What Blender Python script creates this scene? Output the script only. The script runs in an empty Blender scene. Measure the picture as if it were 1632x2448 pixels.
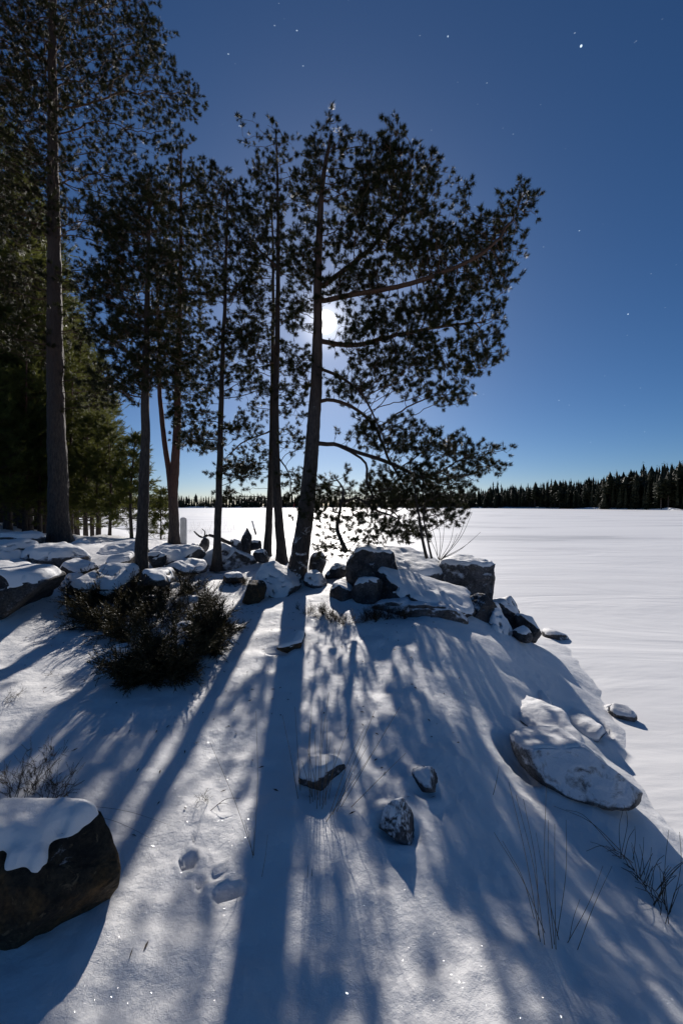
import bpy, bmesh, math, random
import numpy as np
from mathutils import Vector, Matrix
from mathutils.bvhtree import BVHTree

# ------------------------------------------------------------------ camera, sky, moon light, exposure
F = 952.0            # focal length in photo pixels (about 14 mm on a full frame held upright)
CX, YH = 816.0, 1209.0   # principal column and the row of the true horizon
HC = 2.8             # lens height above the lake ice
scene = bpy.context.scene
C = scene.collection
cam_d = bpy.data.cameras.new('camera')
cam = bpy.data.objects.new('camera', cam_d); C.objects.link(cam)
cam.location = (0, 0, HC)
cam.rotation_euler = (math.radians(90), 0, 0)
cam_d.sensor_fit = 'VERTICAL'; cam_d.sensor_height = 36.0; cam_d.sensor_width = 24.0
cam_d.lens = 36.0 * F / 2448.0
cam_d.shift_y = -(1224 - YH) / 2448.0
cam_d.clip_start = 0.05; cam_d.clip_end = 6000
scene.camera = cam

MOON_PX = (778, 770)
md = Vector(((MOON_PX[0]-CX)/F, 1.0, (YH-MOON_PX[1])/F)).normalized()
ELEV = math.asin(md.z); AZ = math.atan2(md.x, md.y)
sun_d = bpy.data.lights.new('moon_light', 'SUN'); sun_d.energy = 4.1; sun_d.angle = math.radians(0.8)
sun_d.color = (1.0, 0.94, 0.875)
sun = bpy.data.objects.new('moon_light', sun_d); C.objects.link(sun)
sun.rotation_euler = md.to_track_quat('Z', 'Y').to_euler()
sun.location = (0, 0, 30)

world = bpy.data.worlds.new('World'); scene.world = world; world.use_nodes = True
wn, wl = world.node_tree.nodes, world.node_tree.links
wn.clear()
def WN(t, **k):
    n = wn.new(t)
    for a, b in k.items(): setattr(n, a, b)
    return n
sky = WN('ShaderNodeTexSky', sky_type='NISHITA', sun_disc=False)
sky.sun_elevation = ELEV; sky.sun_rotation = AZ
sky.altitude = 0; sky.air_density = 0.75; sky.dust_density = 0.32; sky.ozone_density = 6.0
SKY_STRENGTH = 0.052
geo = WN('ShaderNodeTexCoord')
nrm = WN('ShaderNodeVectorMath', operation='NORMALIZE'); wl.new(geo.outputs['Generated'], nrm.inputs[0])
hsv = WN('ShaderNodeHueSaturation'); hsv.inputs['Saturation'].default_value = 1.11
wl.new(sky.outputs[0], hsv.inputs['Color'])
bg = WN('ShaderNodeBackground'); bg.inputs['Strength'].default_value = SKY_STRENGTH
wl.new(hsv.outputs[0], bg.inputs['Color'])
# the moon's disc and a narrow aureole
dot = WN('ShaderNodeVectorMath', operation='DOT_PRODUCT'); wl.new(nrm.outputs[0], dot.inputs[0]); dot.inputs[1].default_value = md
disc = WN('ShaderNodeMapRange', interpolation_type='SMOOTHSTEP'); wl.new(dot.outputs['Value'], disc.inputs[0])
disc.inputs[1].default_value = math.cos(math.radians(1.5)); disc.inputs[2].default_value = math.cos(math.radians(1.0))
disc.inputs[3].default_value = 0; disc.inputs[4].default_value = 9.0
aur = WN('ShaderNodeMapRange'); wl.new(dot.outputs['Value'], aur.inputs[0])
aur.inputs[1].default_value = math.cos(math.radians(7)); aur.inputs[2].default_value = 1.0
aur.inputs[3].default_value = 0; aur.inputs[4].default_value = 1
aup = WN('ShaderNodeMath', operation='POWER'); wl.new(aur.outputs[0], aup.inputs[0]); aup.inputs[1].default_value = 6
aum = WN('ShaderNodeMath', operation='MULTIPLY'); wl.new(aup.outputs[0], aum.inputs[0]); aum.inputs[1].default_value = 0.6
dsum = WN('ShaderNodeMath', operation='ADD'); wl.new(disc.outputs[0], dsum.inputs[0]); wl.new(aum.outputs[0], dsum.inputs[1])
bgm = WN('ShaderNodeBackground'); bgm.inputs['Color'].default_value = (1, .97, .92, 1); wl.new(dsum.outputs[0], bgm.inputs['Strength'])
# stars: short slanting dashes on the celestial sphere
smap = WN('ShaderNodeMapping'); smap.inputs['Rotation'].default_value = (0.1, math.radians(33), 0.05); smap.inputs['Scale'].default_value = (38, 60, 60*1.6)
wl.new(nrm.outputs[0], smap.inputs['Vector'])
vor = WN('ShaderNodeTexVoronoi', feature='F1'); vor.inputs['Scale'].default_value = 1.0; wl.new(smap.outputs[0], vor.inputs['Vector'])
sd = WN('ShaderNodeMapRange'); wl.new(vor.outputs['Distance'], sd.inputs[0])
sd.inputs[1].default_value = 0.075; sd.inputs[2].default_value = 0.02; sd.inputs[3].default_value = 0; sd.inputs[4].default_value = 1
sep = WN('ShaderNodeSeparateColor'); wl.new(vor.outputs['Color'], sep.inputs[0])
sp = WN('ShaderNodeMath', operation='POWER'); wl.new(sep.outputs[0], sp.inputs[0]); sp.inputs[1].default_value = 9
sm = WN('ShaderNodeMath', operation='MULTIPLY'); wl.new(sd.outputs[0], sm.inputs[0]); wl.new(sp.outputs[0], sm.inputs[1])
sm2 = WN('ShaderNodeMath', operation='MULTIPLY'); wl.new(sm.outputs[0], sm2.inputs[0]); sm2.inputs[1].default_value = 0.6
last = sm2
for (sx, sy, sz, ss) in ((1388, 110, .11, 1.2), (1070, 87, .08, .6), (1500, 751, .08, .6)):
    v = Vector(((sx-CX)/F, 1, (YH-sy)/F)).normalized()
    dd = WN('ShaderNodeVectorMath', operation='DOT_PRODUCT'); wl.new(nrm.outputs[0], dd.inputs[0]); dd.inputs[1].default_value = v
    mr = WN('ShaderNodeMapRange'); wl.new(dd.outputs['Value'], mr.inputs[0])
    mr.inputs[1].default_value = math.cos(math.radians(sz)); mr.inputs[2].default_value = math.cos(math.radians(sz*.3)); mr.inputs[4].default_value = ss
    ad = WN('ShaderNodeMath', operation='ADD'); wl.new(last.outputs[0], ad.inputs[0]); wl.new(mr.outputs[0], ad.inputs[1]); last = ad
bgs = WN('ShaderNodeBackground'); bgs.inputs['Color'].default_value = (.75, .9, 1, 1); wl.new(last.outputs[0], bgs.inputs['Strength'])
a1 = WN('ShaderNodeAddShader'); wl.new(bg.outputs[0], a1.inputs[0]); wl.new(bgm.outputs[0], a1.inputs[1])
a2 = WN('ShaderNodeAddShader'); wl.new(a1.outputs[0], a2.inputs[0]); wl.new(bgs.outputs[0], a2.inputs[1])
wo = WN('ShaderNodeOutputWorld'); wl.new(a2.outputs[0], wo.inputs[0])

vs = scene.view_settings
vs.view_transform = 'Standard'; vs.look = 'None'; vs.gamma = 1.0; vs.use_curve_mapping = False; vs.exposure = 0.25
scene.render.engine = 'CYCLES'
scene.cycles.use_denoising = True
scene.cycles.max_bounces = 8; scene.cycles.diffuse_bounces = 6; scene.cycles.transparent_max_bounces = 6
scene.cycles.sample_clamp_indirect = 3.0

# ------------------------------------------------------------------ helpers
RNG = np.random.default_rng(7)
def P(px, py, d):            # photo pixel + distance along the view axis -> point
    return np.array([(px-CX)/F*d, d, HC-(py-YH)/F*d])

def _hash(ix, iy, iz, seed):
    h = (ix*374761393 + iy*668265263 + iz*2147483647 + seed*1442695041) & 0x7fffffff
    h = ((h ^ (h >> 13)) * 1274126177) & 0x7fffffff
    h = h ^ (h >> 16)
    return (h & 0xffff)/32768.0 - 1.0
def noise3(p, seed=0):
    p = np.asarray(p, float); i = np.floor(p).astype(np.int64); f = p-i; u = f*f*(3-2*f)
    x, y, z = i[..., 0], i[..., 1], i[..., 2]; a, b, c = u[..., 0], u[..., 1], u[..., 2]
    def L(s, t, k): return s+(t-s)*k
    h = lambda dx, dy, dz: _hash(x+dx, y+dy, z+dz, seed)
    return L(L(L(h(0,0,0), h(1,0,0), a), L(h(0,1,0), h(1,1,0), a), b), L(L(h(0,0,1), h(1,0,1), a), L(h(0,1,1), h(1,1,1), a), b), c)
def fbm(p, oct=4, seed=0):
    p = np.asarray(p, float); s = 0; a = 1
    for o in range(oct):
        s = s+a*noise3(p*2**o+o*17.3, seed+o); a *= .5
    return s

def mesh_np(name, v, f, smooth=False):
    v = np.ascontiguousarray(v, np.float32); f = np.ascontiguousarray(f, np.int32)
    m = bpy.data.meshes.new(name); n, k = f.shape
    m.vertices.add(len(v)); m.vertices.foreach_set('co', v.ravel())
    m.loops.add(n*k); m.loops.foreach_set('vertex_index', f.ravel())
    m.polygons.add(n); m.polygons.foreach_set('loop_start', np.arange(0, n*k, k, dtype=np.int32))
    try: m.polygons.foreach_set('loop_total', np.full(n, k, np.int32))
    except Exception: pass
    m.polygons.foreach_set('use_smooth', np.full(n, smooth, bool))
    m.update(calc_edges=True); m.validate()
    return m
def obj(name, mesh, mat=None, parent=None, loc=None):
    o = bpy.data.objects.new(name, mesh); C.objects.link(o)
    if mat and not mesh.materials: mesh.materials.append(mat)
    if parent: o.parent = parent
    if loc is not None: o.location = loc
    return o
def tag(o, label=None, cat=None, group=None, kind=None):
    if label: o['label'] = label
    if cat: o['category'] = cat
    if group: o['group'] = group
    if kind: o['kind'] = kind
    return o
def thing(name, label, cat, loc, group=None):
    o = bpy.data.objects.new(name, None); C.objects.link(o); o.location = loc; o.empty_display_size = .1
    return tag(o, label, cat, group)
def copy_tree(o, parent=None):
    c = o.copy(); C.objects.link(c); c.parent = parent
    for ch in o.children: copy_tree(ch, c)
    return c

# ------------------------------------------------------------------ materials
def mat_new(name):
    m = bpy.data.materials.new(name); m.use_nodes = True
    nt = m.node_tree; b = nt.nodes['Principled BSDF']
    return m, nt, b
def N(nt, t, **k):
    n = nt.nodes.new(t)
    for a, b in k.items(): setattr(n, a, b)
    return n
def noise_node(nt, scale, detail=4, rough=.55, vec=None, dist=0):
    n = N(nt, 'ShaderNodeTexNoise'); n.inputs['Scale'].default_value = scale; n.inputs['Detail'].default_value = detail
    n.inputs['Roughness'].default_value = rough; n.inputs['Distortion'].default_value = dist
    if vec: nt.links.new(vec, n.inputs['Vector'])
    return n
def ramp(nt, fac, stops):
    r = N(nt, 'ShaderNodeValToRGB'); nt.links.new(fac, r.inputs[0]); e = r.color_ramp.elements
    while len(e) < len(stops): e.new(.5)
    for el, (p, c) in zip(e, stops):
        el.position = p; el.color = (*c, 1) if len(c) == 3 else c
    return r
def bump(nt, h, strength, dist, prev=None):
    b = N(nt, 'ShaderNodeBump'); b.inputs['Strength'].default_value = strength; b.inputs['Distance'].default_value = dist
    nt.links.new(h, b.inputs['Height'])
    if prev: nt.links.new(prev, b.inputs['Normal'])
    return b

def snow_material(name, base=(.87, .865, .865), fine=260, sparkle=True, streak=False):
    m, nt, b = mat_new(name)
    tc = N(nt, 'ShaderNodeTexCoord'); ob = tc.outputs['Object']
    b.inputs['Roughness'].default_value = .62; b.inputs['Specular IOR Level'].default_value = .25
    n1 = noise_node(nt, 9, 5, .6, ob); n2 = noise_node(nt, fine, 3, .6, ob)
    b1 = bump(nt, n1.outputs[0], .5, .035); b2 = bump(nt, n2.outputs[0], .6, .005, b1.outputs[0])
    nt.links.new(b2.outputs[0], b.inputs['Normal'])
    c = ramp(nt, noise_node(nt, 1.7, 4, .5, ob).outputs[0], [(.3, tuple(x*.95 for x in base)), (.7, base)])
    nt.links.new(c.outputs[0], b.inputs['Base Color'])
    if sparkle:
        # single flat crystals: some cells are small mirrors tilted at random
        v = N(nt, 'ShaderNodeTexVoronoi'); v.inputs['Scale'].default_value = 420; nt.links.new(ob, v.inputs['Vector'])
        sepc = N(nt, 'ShaderNodeSeparateColor'); nt.links.new(v.outputs['Color'], sepc.inputs[0])
        pick = N(nt, 'ShaderNodeMath', operation='GREATER_THAN'); nt.links.new(sepc.outputs[2], pick.inputs[0]); pick.inputs[1].default_value = .9
        near = N(nt, 'ShaderNodeMath', operation='LESS_THAN'); nt.links.new(v.outputs['Distance'], near.inputs[0]); near.inputs[1].default_value = .3
        an = N(nt, 'ShaderNodeMath', operation='MULTIPLY'); nt.links.new(pick.outputs[0], an.inputs[0]); nt.links.new(near.outputs[0], an.inputs[1])
        sub = N(nt, 'ShaderNodeVectorMath', operation='SUBTRACT'); nt.links.new(v.outputs['Color'], sub.inputs[0]); sub.inputs[1].default_value = (.5, .5, .5)
        scl = N(nt, 'ShaderNodeVectorMath', operation='MULTIPLY'); nt.links.new(sub.outputs[0], scl.inputs[0]); scl.inputs[1].default_value = (1.0, 1.0, 0)
        add = N(nt, 'ShaderNodeVectorMath', operation='ADD'); nt.links.new(scl.outputs[0], add.inputs[0]); add.inputs[1].default_value = (0, .1, 1)
        nn = N(nt, 'ShaderNodeVectorMath', operation='NORMALIZE'); nt.links.new(add.outputs[0], nn.inputs[0])
        gl = N(nt, 'ShaderNodeBsdfGlossy'); gl.inputs['Roughness'].default_value = .14; an2 = N(nt, 'ShaderNodeMath', operation='MULTIPLY'); nt.links.new(an.outputs[0], an2.inputs[0]); an2.inputs[1].default_value = .45; nt.links.new(an2.outputs[0], gl.inputs['Color'])
        nt.links.new(nn.outputs[0], gl.inputs['Normal'])
        mx = N(nt, 'ShaderNodeAddShader'); nt.links.new(b.outputs[0], mx.inputs[0]); nt.links.new(gl.outputs[0], mx.inputs[1])
        nt.links.new(mx.outputs[0], nt.nodes['Material Output'].inputs['Surface'])
    return m
M_SNOW = snow_material('snow')
M_CAP = snow_material('snow_cap', sparkle=False)

def lake_material():
    m, nt, b = mat_new('lake_snow')
    tc = N(nt, 'ShaderNodeTexCoord'); ob = tc.outputs['Object']
    mp = N(nt, 'ShaderNodeMapping'); mp.inputs['Scale'].default_value = (.035, .16, 1); mp.inputs['Rotation'].default_value = (0, 0, .12); nt.links.new(ob, mp.inputs[0])
    n1 = noise_node(nt, 1.0, 6, .6, mp.outputs[0], .6)
    c = ramp(nt, n1.outputs[0], [(.34, (.62, .62, .63)), (.43, (.84, .83, .83)), (.50, (.90, .89, .885)), (.66, (.94, .93, .92))])
    nt.links.new(c.outputs[0], b.inputs['Base Color'])
    mp2 = N(nt, 'ShaderNodeMapping'); mp2.inputs['Scale'].default_value = (.5, 2.2, 1); mp2.inputs['Rotation'].default_value = (0, 0, -.2); nt.links.new(ob, mp2.inputs[0])
    n2 = noise_node(nt, 1.0, 7, .62, mp2.outputs[0], .4)
    mp3 = N(nt, 'ShaderNodeMapping'); mp3.inputs['Scale'].default_value = (.10, .3, 1); mp3.inputs['Rotation'].default_value = (0, 0, .3); nt.links.new(ob, mp3.inputs[0])
    n4 = noise_node(nt, 1.0, 5, .55, mp3.outputs[0], 1.2); b4 = bump(nt, n4.outputs[0], .5, .25)
    b1 = bump(nt, n2.outputs[0], .28, .05, b4.outputs[0]); n3 = noise_node(nt, 120, 3, .6, ob); b2 = bump(nt, n3.outputs[0], .3, .005, b1.outputs[0])
    nt.links.new(b2.outputs[0], b.inputs['Normal'])
    b.inputs['Roughness'].default_value = .55; b.inputs['Specular IOR Level'].default_value = .3
    return m
M_LAKE = lake_material()

def rock_material(name, dark, light, warm, frost=.5):
    m, nt, b = mat_new(name)
    tc = N(nt, 'ShaderNodeTexCoord'); ob = tc.outputs['Object']
    n1 = noise_node(nt, 3.5, 7, .62, ob, .3); n2 = noise_node(nt, 38, 4, .7, ob)
    c1 = ramp(nt, n1.outputs[0], [(.34, dark), (.5, tuple((a+b_)/2 for a, b_ in zip(dark, light))), (.66, light)])
    wn_ = noise_node(nt, 2.1, 5, .6, ob, .8)
    wr = ramp(nt, wn_.outputs[0], [(.52, (0, 0, 0)), (.64, (1, 1, 1))])
    mx = N(nt, 'ShaderNodeMix', data_type='RGBA'); nt.links.new(wr.outputs[0], mx.inputs[0]); nt.links.new(c1.outputs[0], mx.inputs[6]); mx.inputs[7].default_value = (*warm, 1)
    sp_ = ramp(nt, n2.outputs[0], [(.38, (.55, .55, .55)), (.6, (1.15, 1.15, 1.15))])
    mu = N(nt, 'ShaderNodeMix', data_type='RGBA', blend_type='MULTIPLY'); mu.inputs[0].default_value = 1
    nt.links.new(mx.outputs[2], mu.inputs[6]); nt.links.new(sp_.outputs[0], mu.inputs[7])
    ck = N(nt, 'ShaderNodeTexVoronoi', feature='DISTANCE_TO_EDGE'); ck.inputs['Scale'].default_value = 1.5
    wv = N(nt, 'ShaderNodeVectorMath', operation='ADD'); nt.links.new(ob, wv.inputs[0]); wsc = N(nt, 'ShaderNodeVectorMath', operation='SCALE'); wsc.inputs['Scale'].default_value = .35
    nt.links.new(n1.outputs['Color'], wsc.inputs[0]); nt.links.new(wsc.outputs[0], wv.inputs[1]); nt.links.new(wv.outputs[0], ck.inputs['Vector'])
    ckr = N(nt, 'ShaderNodeMapRange'); nt.links.new(ck.outputs['Distance'], ckr.inputs[0]); ckr.inputs[1].default_value = 0; ckr.inputs[2].default_value = .035
    lich = ramp(nt, noise_node(nt, 14, 5, .7, ob, 1.0).outputs[0], [(.60, (0, 0, 0)), (.66, (1, 1, 1))])
    ml = N(nt, 'ShaderNodeMix', data_type='RGBA'); nt.links.new(lich.outputs[0], ml.inputs[0]); nt.links.new(mu.outputs[2], ml.inputs[6]); ml.inputs[7].default_value = (*[min(1, x*1.7) for x in light], 1)
    mu = ml
    # wind-blown snow clinging to faces that lean upward
    g = N(nt, 'ShaderNodeNewGeometry'); sx = N(nt, 'ShaderNodeSeparateXYZ'); nt.links.new(g.outputs['Normal'], sx.inputs[0])
    fn = noise_node(nt, 6, 9, .76, ob, .5)
    ma = N(nt, 'ShaderNodeMath', operation='MULTIPLY_ADD'); nt.links.new(sx.outputs[2], ma.inputs[0]); ma.inputs[1].default_value = .55; nt.links.new(fn.outputs[0], ma.inputs[2])
    fr = N(nt, 'ShaderNodeMapRange'); nt.links.new(ma.outputs[0], fr.inputs[0]); fr.inputs[1].default_value = 1.10-.5*frost; fr.inputs[2].default_value = 1.28-.5*frost
    mf = N(nt, 'ShaderNodeMix', data_type='RGBA'); nt.links.new(fr.outputs[0], mf.inputs[0]); nt.links.new(mu.outputs[2], mf.inputs[6]); mf.inputs[7].default_value = (.74, .75, .78, 1)
    nt.links.new(mf.outputs[2], b.inputs['Base Color'])
    b0 = bump(nt, ckr.outputs[0], .0 if frost > 1 else .55, .03); b1 = bump(nt, n1.outputs[0], .6, .07, b0.outputs[0]); b2 = bump(nt, n2.outputs[0], .7, .010, b1.outputs[0]); nt.links.new(b2.outputs[0], b.inputs['Normal'])
    b.inputs['Roughness'].default_value = .85; b.inputs['Specular IOR Level'].default_value = .25
    return m
M_ROCK = rock_material('granite', (.022, .021, .023), (.10, .097, .10), (.065, .055, .045), .42)
M_ROCKF = rock_material('granite_frosted', (.035, .034, .036), (.14, .135, .14), (.09, .08, .07), .80)
M_FROST = rock_material('granite_hoar', (.05, .05, .055), (.2, .2, .2), (.15, .14, .13), 1.08)
M_ROCKB = rock_material('granite_brown', (.022, .018, .014), (.085, .06, .035), (.16, .085, .03), .15)

def bark_material(name, low, mid, high, orange_from=2.5, orange_to=5.0, snow=0.0):
    low, mid = [tuple(x*1.1 for x in c) for c in (low, mid)]
    m, nt, b = mat_new(name)
    tc = N(nt, 'ShaderNodeTexCoord'); ob = tc.outputs['Object']
    mp = N(nt, 'ShaderNodeMapping'); mp.inputs['Scale'].default_value = (14, 14, 4); nt.links.new(ob, mp.inputs[0])
    v = N(nt, 'ShaderNodeTexVoronoi', feature='F1'); v.inputs['Scale'].default_value = 1.3; nt.links.new(mp.outputs[0], v.inputs['Vector'])
    n1 = noise_node(nt, 2.2, 6, .65, mp.outputs[0], .4)
    c = ramp(nt, n1.outputs[0], [(.35, low), (.65, mid)])
    sx = N(nt, 'ShaderNodeSeparateXYZ'); nt.links.new(ob, sx.inputs[0])
    mr = N(nt, 'ShaderNodeMapRange'); nt.links.new(sx.outputs[2], mr.inputs[0]); mr.inputs[1].default_value = orange_from; mr.inputs[2].default_value = orange_to
    n2 = noise_node(nt, 3, 4, .6, ob)
    mm = N(nt, 'ShaderNodeMath', operation='MULTIPLY'); nt.links.new(mr.outputs[0], mm.inputs[0])
    nr = ramp(nt, n2.outputs[0], [(.3, (.4, .4, .4)), (.7, (1, 1, 1))]); nt.links.new(nr.outputs[0], mm.inputs[1])
    mx = N(nt, 'ShaderNodeMix', data_type='RGBA'); nt.links.new(mm.outputs[0], mx.inputs[0]); nt.links.new(c.outputs[0], mx.inputs[6]); mx.inputs[7].default_value = (*high, 1)
    out = mx.outputs[2]
    if snow:
        sn = noise_node(nt, 5, 5, .65, ob, .6); hz = N(nt, 'ShaderNodeMapRange'); nt.links.new(sx.outputs[2], hz.inputs[0])
        hz.inputs[1].default_value = 0; hz.inputs[2].default_value = 2.2; hz.inputs[3].default_value = snow; hz.inputs[4].default_value = snow-.2
        ad = N(nt, 'ShaderNodeMath', operation='ADD'); nt.links.new(sn.outputs[0], ad.inputs[0]); nt.links.new(hz.outputs[0], ad.inputs[1])
        th = N(nt, 'ShaderNodeMapRange'); nt.links.new(ad.outputs[0], th.inputs[0]); th.inputs[1].default_value = .62; th.inputs[2].default_value = .70
        ms = N(nt, 'ShaderNodeMix', data_type='RGBA'); nt.links.new(th.outputs[0], ms.inputs[0]); nt.links.new(out, ms.inputs[6]); ms.inputs[7].default_value = (.6, .61, .64, 1)
        out = ms.outputs[2]
    nt.links.new(out, b.inputs['Base Color'])
    b1 = bump(nt, v.outputs['Distance'], .8, .03); b2 = bump(nt, n1.outputs[0], .6, .02, b1.outputs[0]); nt.links.new(b2.outputs[0], b.inputs['Normal'])
    b.inputs['Roughness'].default_value = .8; b.inputs['Specular IOR Level'].default_value = .3
    return m
M_BARK = bark_material('pine_bark', (.020, .017, .016), (.060, .049, .043), (.060, .038, .028))
M_BARKS = bark_material('pine_bark_snowy', (.024, .020, .018), (.070, .058, .052), (.09, .05, .032), 3, 6, .13)
M_BARKO = bark_material('pine_bark_red', (.024, .019, .017), (.070, .052, .043), (.11, .046, .03), .8, 2.4)
M_TWIG = bark_material('twig_bark', (.03, .022, .018), (.065, .043, .032), (.10, .052, .032), 2.5, 5)

def leaf_material(name, a, b_, trans=.35, tcol=(.10, .12, .03), scale=3.0):
    m, nt, b = mat_new(name)
    tc = N(nt, 'ShaderNodeTexCoord')
    n1 = noise_node(nt, scale, 3, .6, tc.outputs['Object'])
    c = ramp(nt, n1.outputs[0], [(.35, a), (.65, b_)])
    nt.links.new(c.outputs[0], b.inputs['Base Color']); b.inputs['Roughness'].default_value = .5; b.inputs['Specular IOR Level'].default_value = .12
    t = N(nt, 'ShaderNodeBsdfTranslucent'); t.inputs['Color'].default_value = (*tcol, 1)
    mx = N(nt, 'ShaderNodeMixShader'); mx.inputs[0].default_value = trans
    nt.links.new(b.outputs[0], mx.inputs[1]); nt.links.new(t.outputs[0], mx.inputs[2])
    nt.links.new(mx.outputs[0], nt.nodes['Material Output'].inputs['Surface'])
    return m
M_NEEDLE = leaf_material('pine_needles', (.012, .016, .006), (.028, .031, .011), .22, (.045, .045, .012))
M_NEEDLEG = leaf_material('pine_needles_green', (.035, .055, .016), (.065, .08, .022), .38, (.15, .155, .035))
M_JUNIPER = leaf_material('juniper_needles', (.020, .022, .012), (.055, .045, .022), .2, (.05, .04, .015), 5)
M_HEATHER = leaf_material('heather_leaves', (.035, .030, .018), (.09, .055, .03), .2, (.05, .04, .02), 8)
M_SPRUCE = leaf_material('spruce_needles', (.022, .026, .015), (.05, .052, .028), .15, (.04, .042, .016), .4)
M_STRAW = leaf_material('dry_grass', (.16, .10, .05), (.30, .20, .10), .2, (.2, .13, .06), 4)
M_DARKGRASS = leaf_material('dark_grass', (.05, .04, .025), (.12, .085, .045), .2, (.06, .045, .02), 6)

# ------------------------------------------------------------------ the ground
# (photo column, photo row, distance) of places on the snow, turned into heights
gp = []
for (px, py, d) in [
    (330,1400,7.6),(714,1392,8.2),(650,1347,9.6),(520,1358,9.7),(143,1297,11.0),(418,1302,11.6),
    (60,1292,10.0),(20,1365,6.9),(250,1350,8.0),(215,1300,10.5),(760,1330,10.2),(600,1330,10.4),(900,1380,8.2),(1000,1370,8.0)]:
    gp.append(P(px, py, d))
# (photo column, row, depth of that spot below the lens)
for (px, py, h) in [(500,1450,1.75),(640,1480,1.76),(820,1500,1.75),(950,1470,1.68),(1000,1505,1.70),(1090,1520,1.83),(1180,1545,2.0),(150,1490,1.72),(300,1640,1.93),(420,1600,1.92),(1250,1580,2.22),(1330,1580,2.55),
    (0,2448,2.02),(816,2448,2.1),(1632,2448,2.3),(816,1750,2.05),(816,2000,2.08),(150,1900,1.98),(50,1750,1.92),(300,2100,2.05),(1200,2200,2.2),(1100,1800,2.12),(1000,1650,1.96),(816,1600,1.92),
    (1250,1858,2.40),(1399,1902,2.54),(1500,1940,2.64),(1450,2150,2.52),(1200,1650,2.2),(1300,1700,2.48),
    (1632,2010,2.8),(1545,1925,2.8),(1490,1760,2.8),(1445,1690,2.8),(1412,1630,2.8),(1365,1565,2.8),(1330,1530,2.8)]:
    gp.append(P(px, py, h*F/(py-YH)))
gp += [np.array(q, float) for q in [
    (2.5,8.5,.45),(1.2,10.5,.55),(3.6,9.5,-.15),(2.2,11.5,-.3),(0,12.5,.3),(-1.5,12.5,.9),(-4.0,13.0,1.40),(-3.0,15.5,.3),(-1,15,-.3),
    (-7,14,1.65),(-10,15,1.60),(-6,18,.2),(-10,19.5,.4),(-14,20,1.3),(-20,24,1.8),(-22,34,1.2),(-17,30,-.2),(-12,27,-.5),(-30,30,2.6),(-45,60,2.7),(-32,50,.2),(-27,50,-.5),(-50,95,1.0),(-40,85,-.6),
    (5.6,3,-.5),(5.6,6,-.5),(5.6,10,-.6),(9,2,-.8),(10,15,-1),(0,25,-.9),(20,20,-1),(5,-4,-.2),(0,-3,.8),(-3,-1,.9),(-8,-4,1.4),(-8,5,1.65),(-14,8,2.2),(-25,5,3),(-25,-10,3),(0,-15,1.2),(12,-15,-.3),(-5,7.8,1.5),(-7.5,10,1.85),
    (40,40,-1.2),(0,60,-1.2),(40,0,-1.2),(0,110,-1.2),(-20,75,-.9),(-60,40,3.2),(-60,0,3.5),
]]
gp = np.array(gp)
def _tps_fit(xy, z, lam=.02):
    n = len(xy); r2 = ((xy[:, None]-xy[None])**2).sum(-1)
    K = .5*r2*np.log(r2+1e-9); K[np.arange(n), np.arange(n)] = lam
    Pm = np.c_[np.ones(n), xy]; A = np.zeros((n+3, n+3)); A[:n, :n] = K; A[:n, n:] = Pm; A[n:, :n] = Pm.T
    return np.linalg.solve(A, np.r_[z, 0, 0, 0])
_W = _tps_fit(gp[:, :2], gp[:, 2])
MOUNDS = []
DENTS = []     # (x, y, rx, ry, angle, depth, rim)
def base_z(x, y):
    x = np.asarray(x, float); y = np.asarray(y, float); sh = x.shape
    q = np.c_[x.ravel(), y.ravel()]; out = np.empty(len(q))
    for s in range(0, len(q), 20000):
        qq = q[s:s+20000]; r2 = ((qq[:, None]-gp[None, :, :2])**2).sum(-1)
        out[s:s+20000] = .5*(r2*np.log(r2+1e-9)) @ _W[:-3] + _W[-3] + qq @ _W[-2:]
    return np.clip(out, -1.5, 3.6).reshape(sh)
def ground_z(x, y):
    x = np.asarray(x, float); y = np.asarray(y, float)
    z = base_z(x, y)
    r = np.hypot(x, y)
    p = np.stack([x, y, 0*x], -1)
    z = z + .028*fbm(p*np.array([1.1, 1.6, 1]), 3, 3)
    z = z + .016*fbm(p*np.array([2.6, 4.2, 1]), 3, 14)*np.clip(1.3-np.abs(r-4)/8, 0, 1) + .007*fbm(p*np.array([8, 14, 1]), 3, 9)*np.clip(1.2-np.abs(r-3)/5, 0, 1)
    lump = fbm(p*.9+5, 3, 21)                               # hummocks of snowed-over stones on the rise to the left
    wl_ = np.clip((-x-1.5)/3, 0, 1)*np.clip((y-5)/2, 0, 1)*np.clip((24-y)/6, 0, 1)
    z = z + wl_*.10*np.maximum(lump, -.2)
    for (cx, cy, rx, ry, up) in MOUNDS: z = z+up*np.exp(-((x-cx)/rx)**2-((y-cy)/ry)**2)
    for (cx, cy, rx, ry, a, dep, rim) in DENTS:
        ca, sa = math.cos(a), math.sin(a)
        u = ((x-cx)*ca+(y-cy)*sa)/rx; v = (-(x-cx)*sa+(y-cy)*ca)/ry; q = np.sqrt(u*u+v*v)
        z = z-dep*np.clip((1.25-q)/.55, 0, 1)**1.0*(q < 1.25)+rim*np.exp(-((q-1.55)/.35)**2)
    return z
def ground_hit(px, py, dmax=60):
    d = np.geomspace(.7, dmax, 900); x = (px-CX)/F*d; z = HC-(py-YH)/F*d
    g = ground_z(x, d); k = np.argmax(z <= g)
    if z[k] > g[k]: k = len(d)-1
    return np.array([x[k], d[k], g[k]])
def gz(x, y): return float(ground_z(np.array([x]), np.array([y]))[0])

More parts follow.
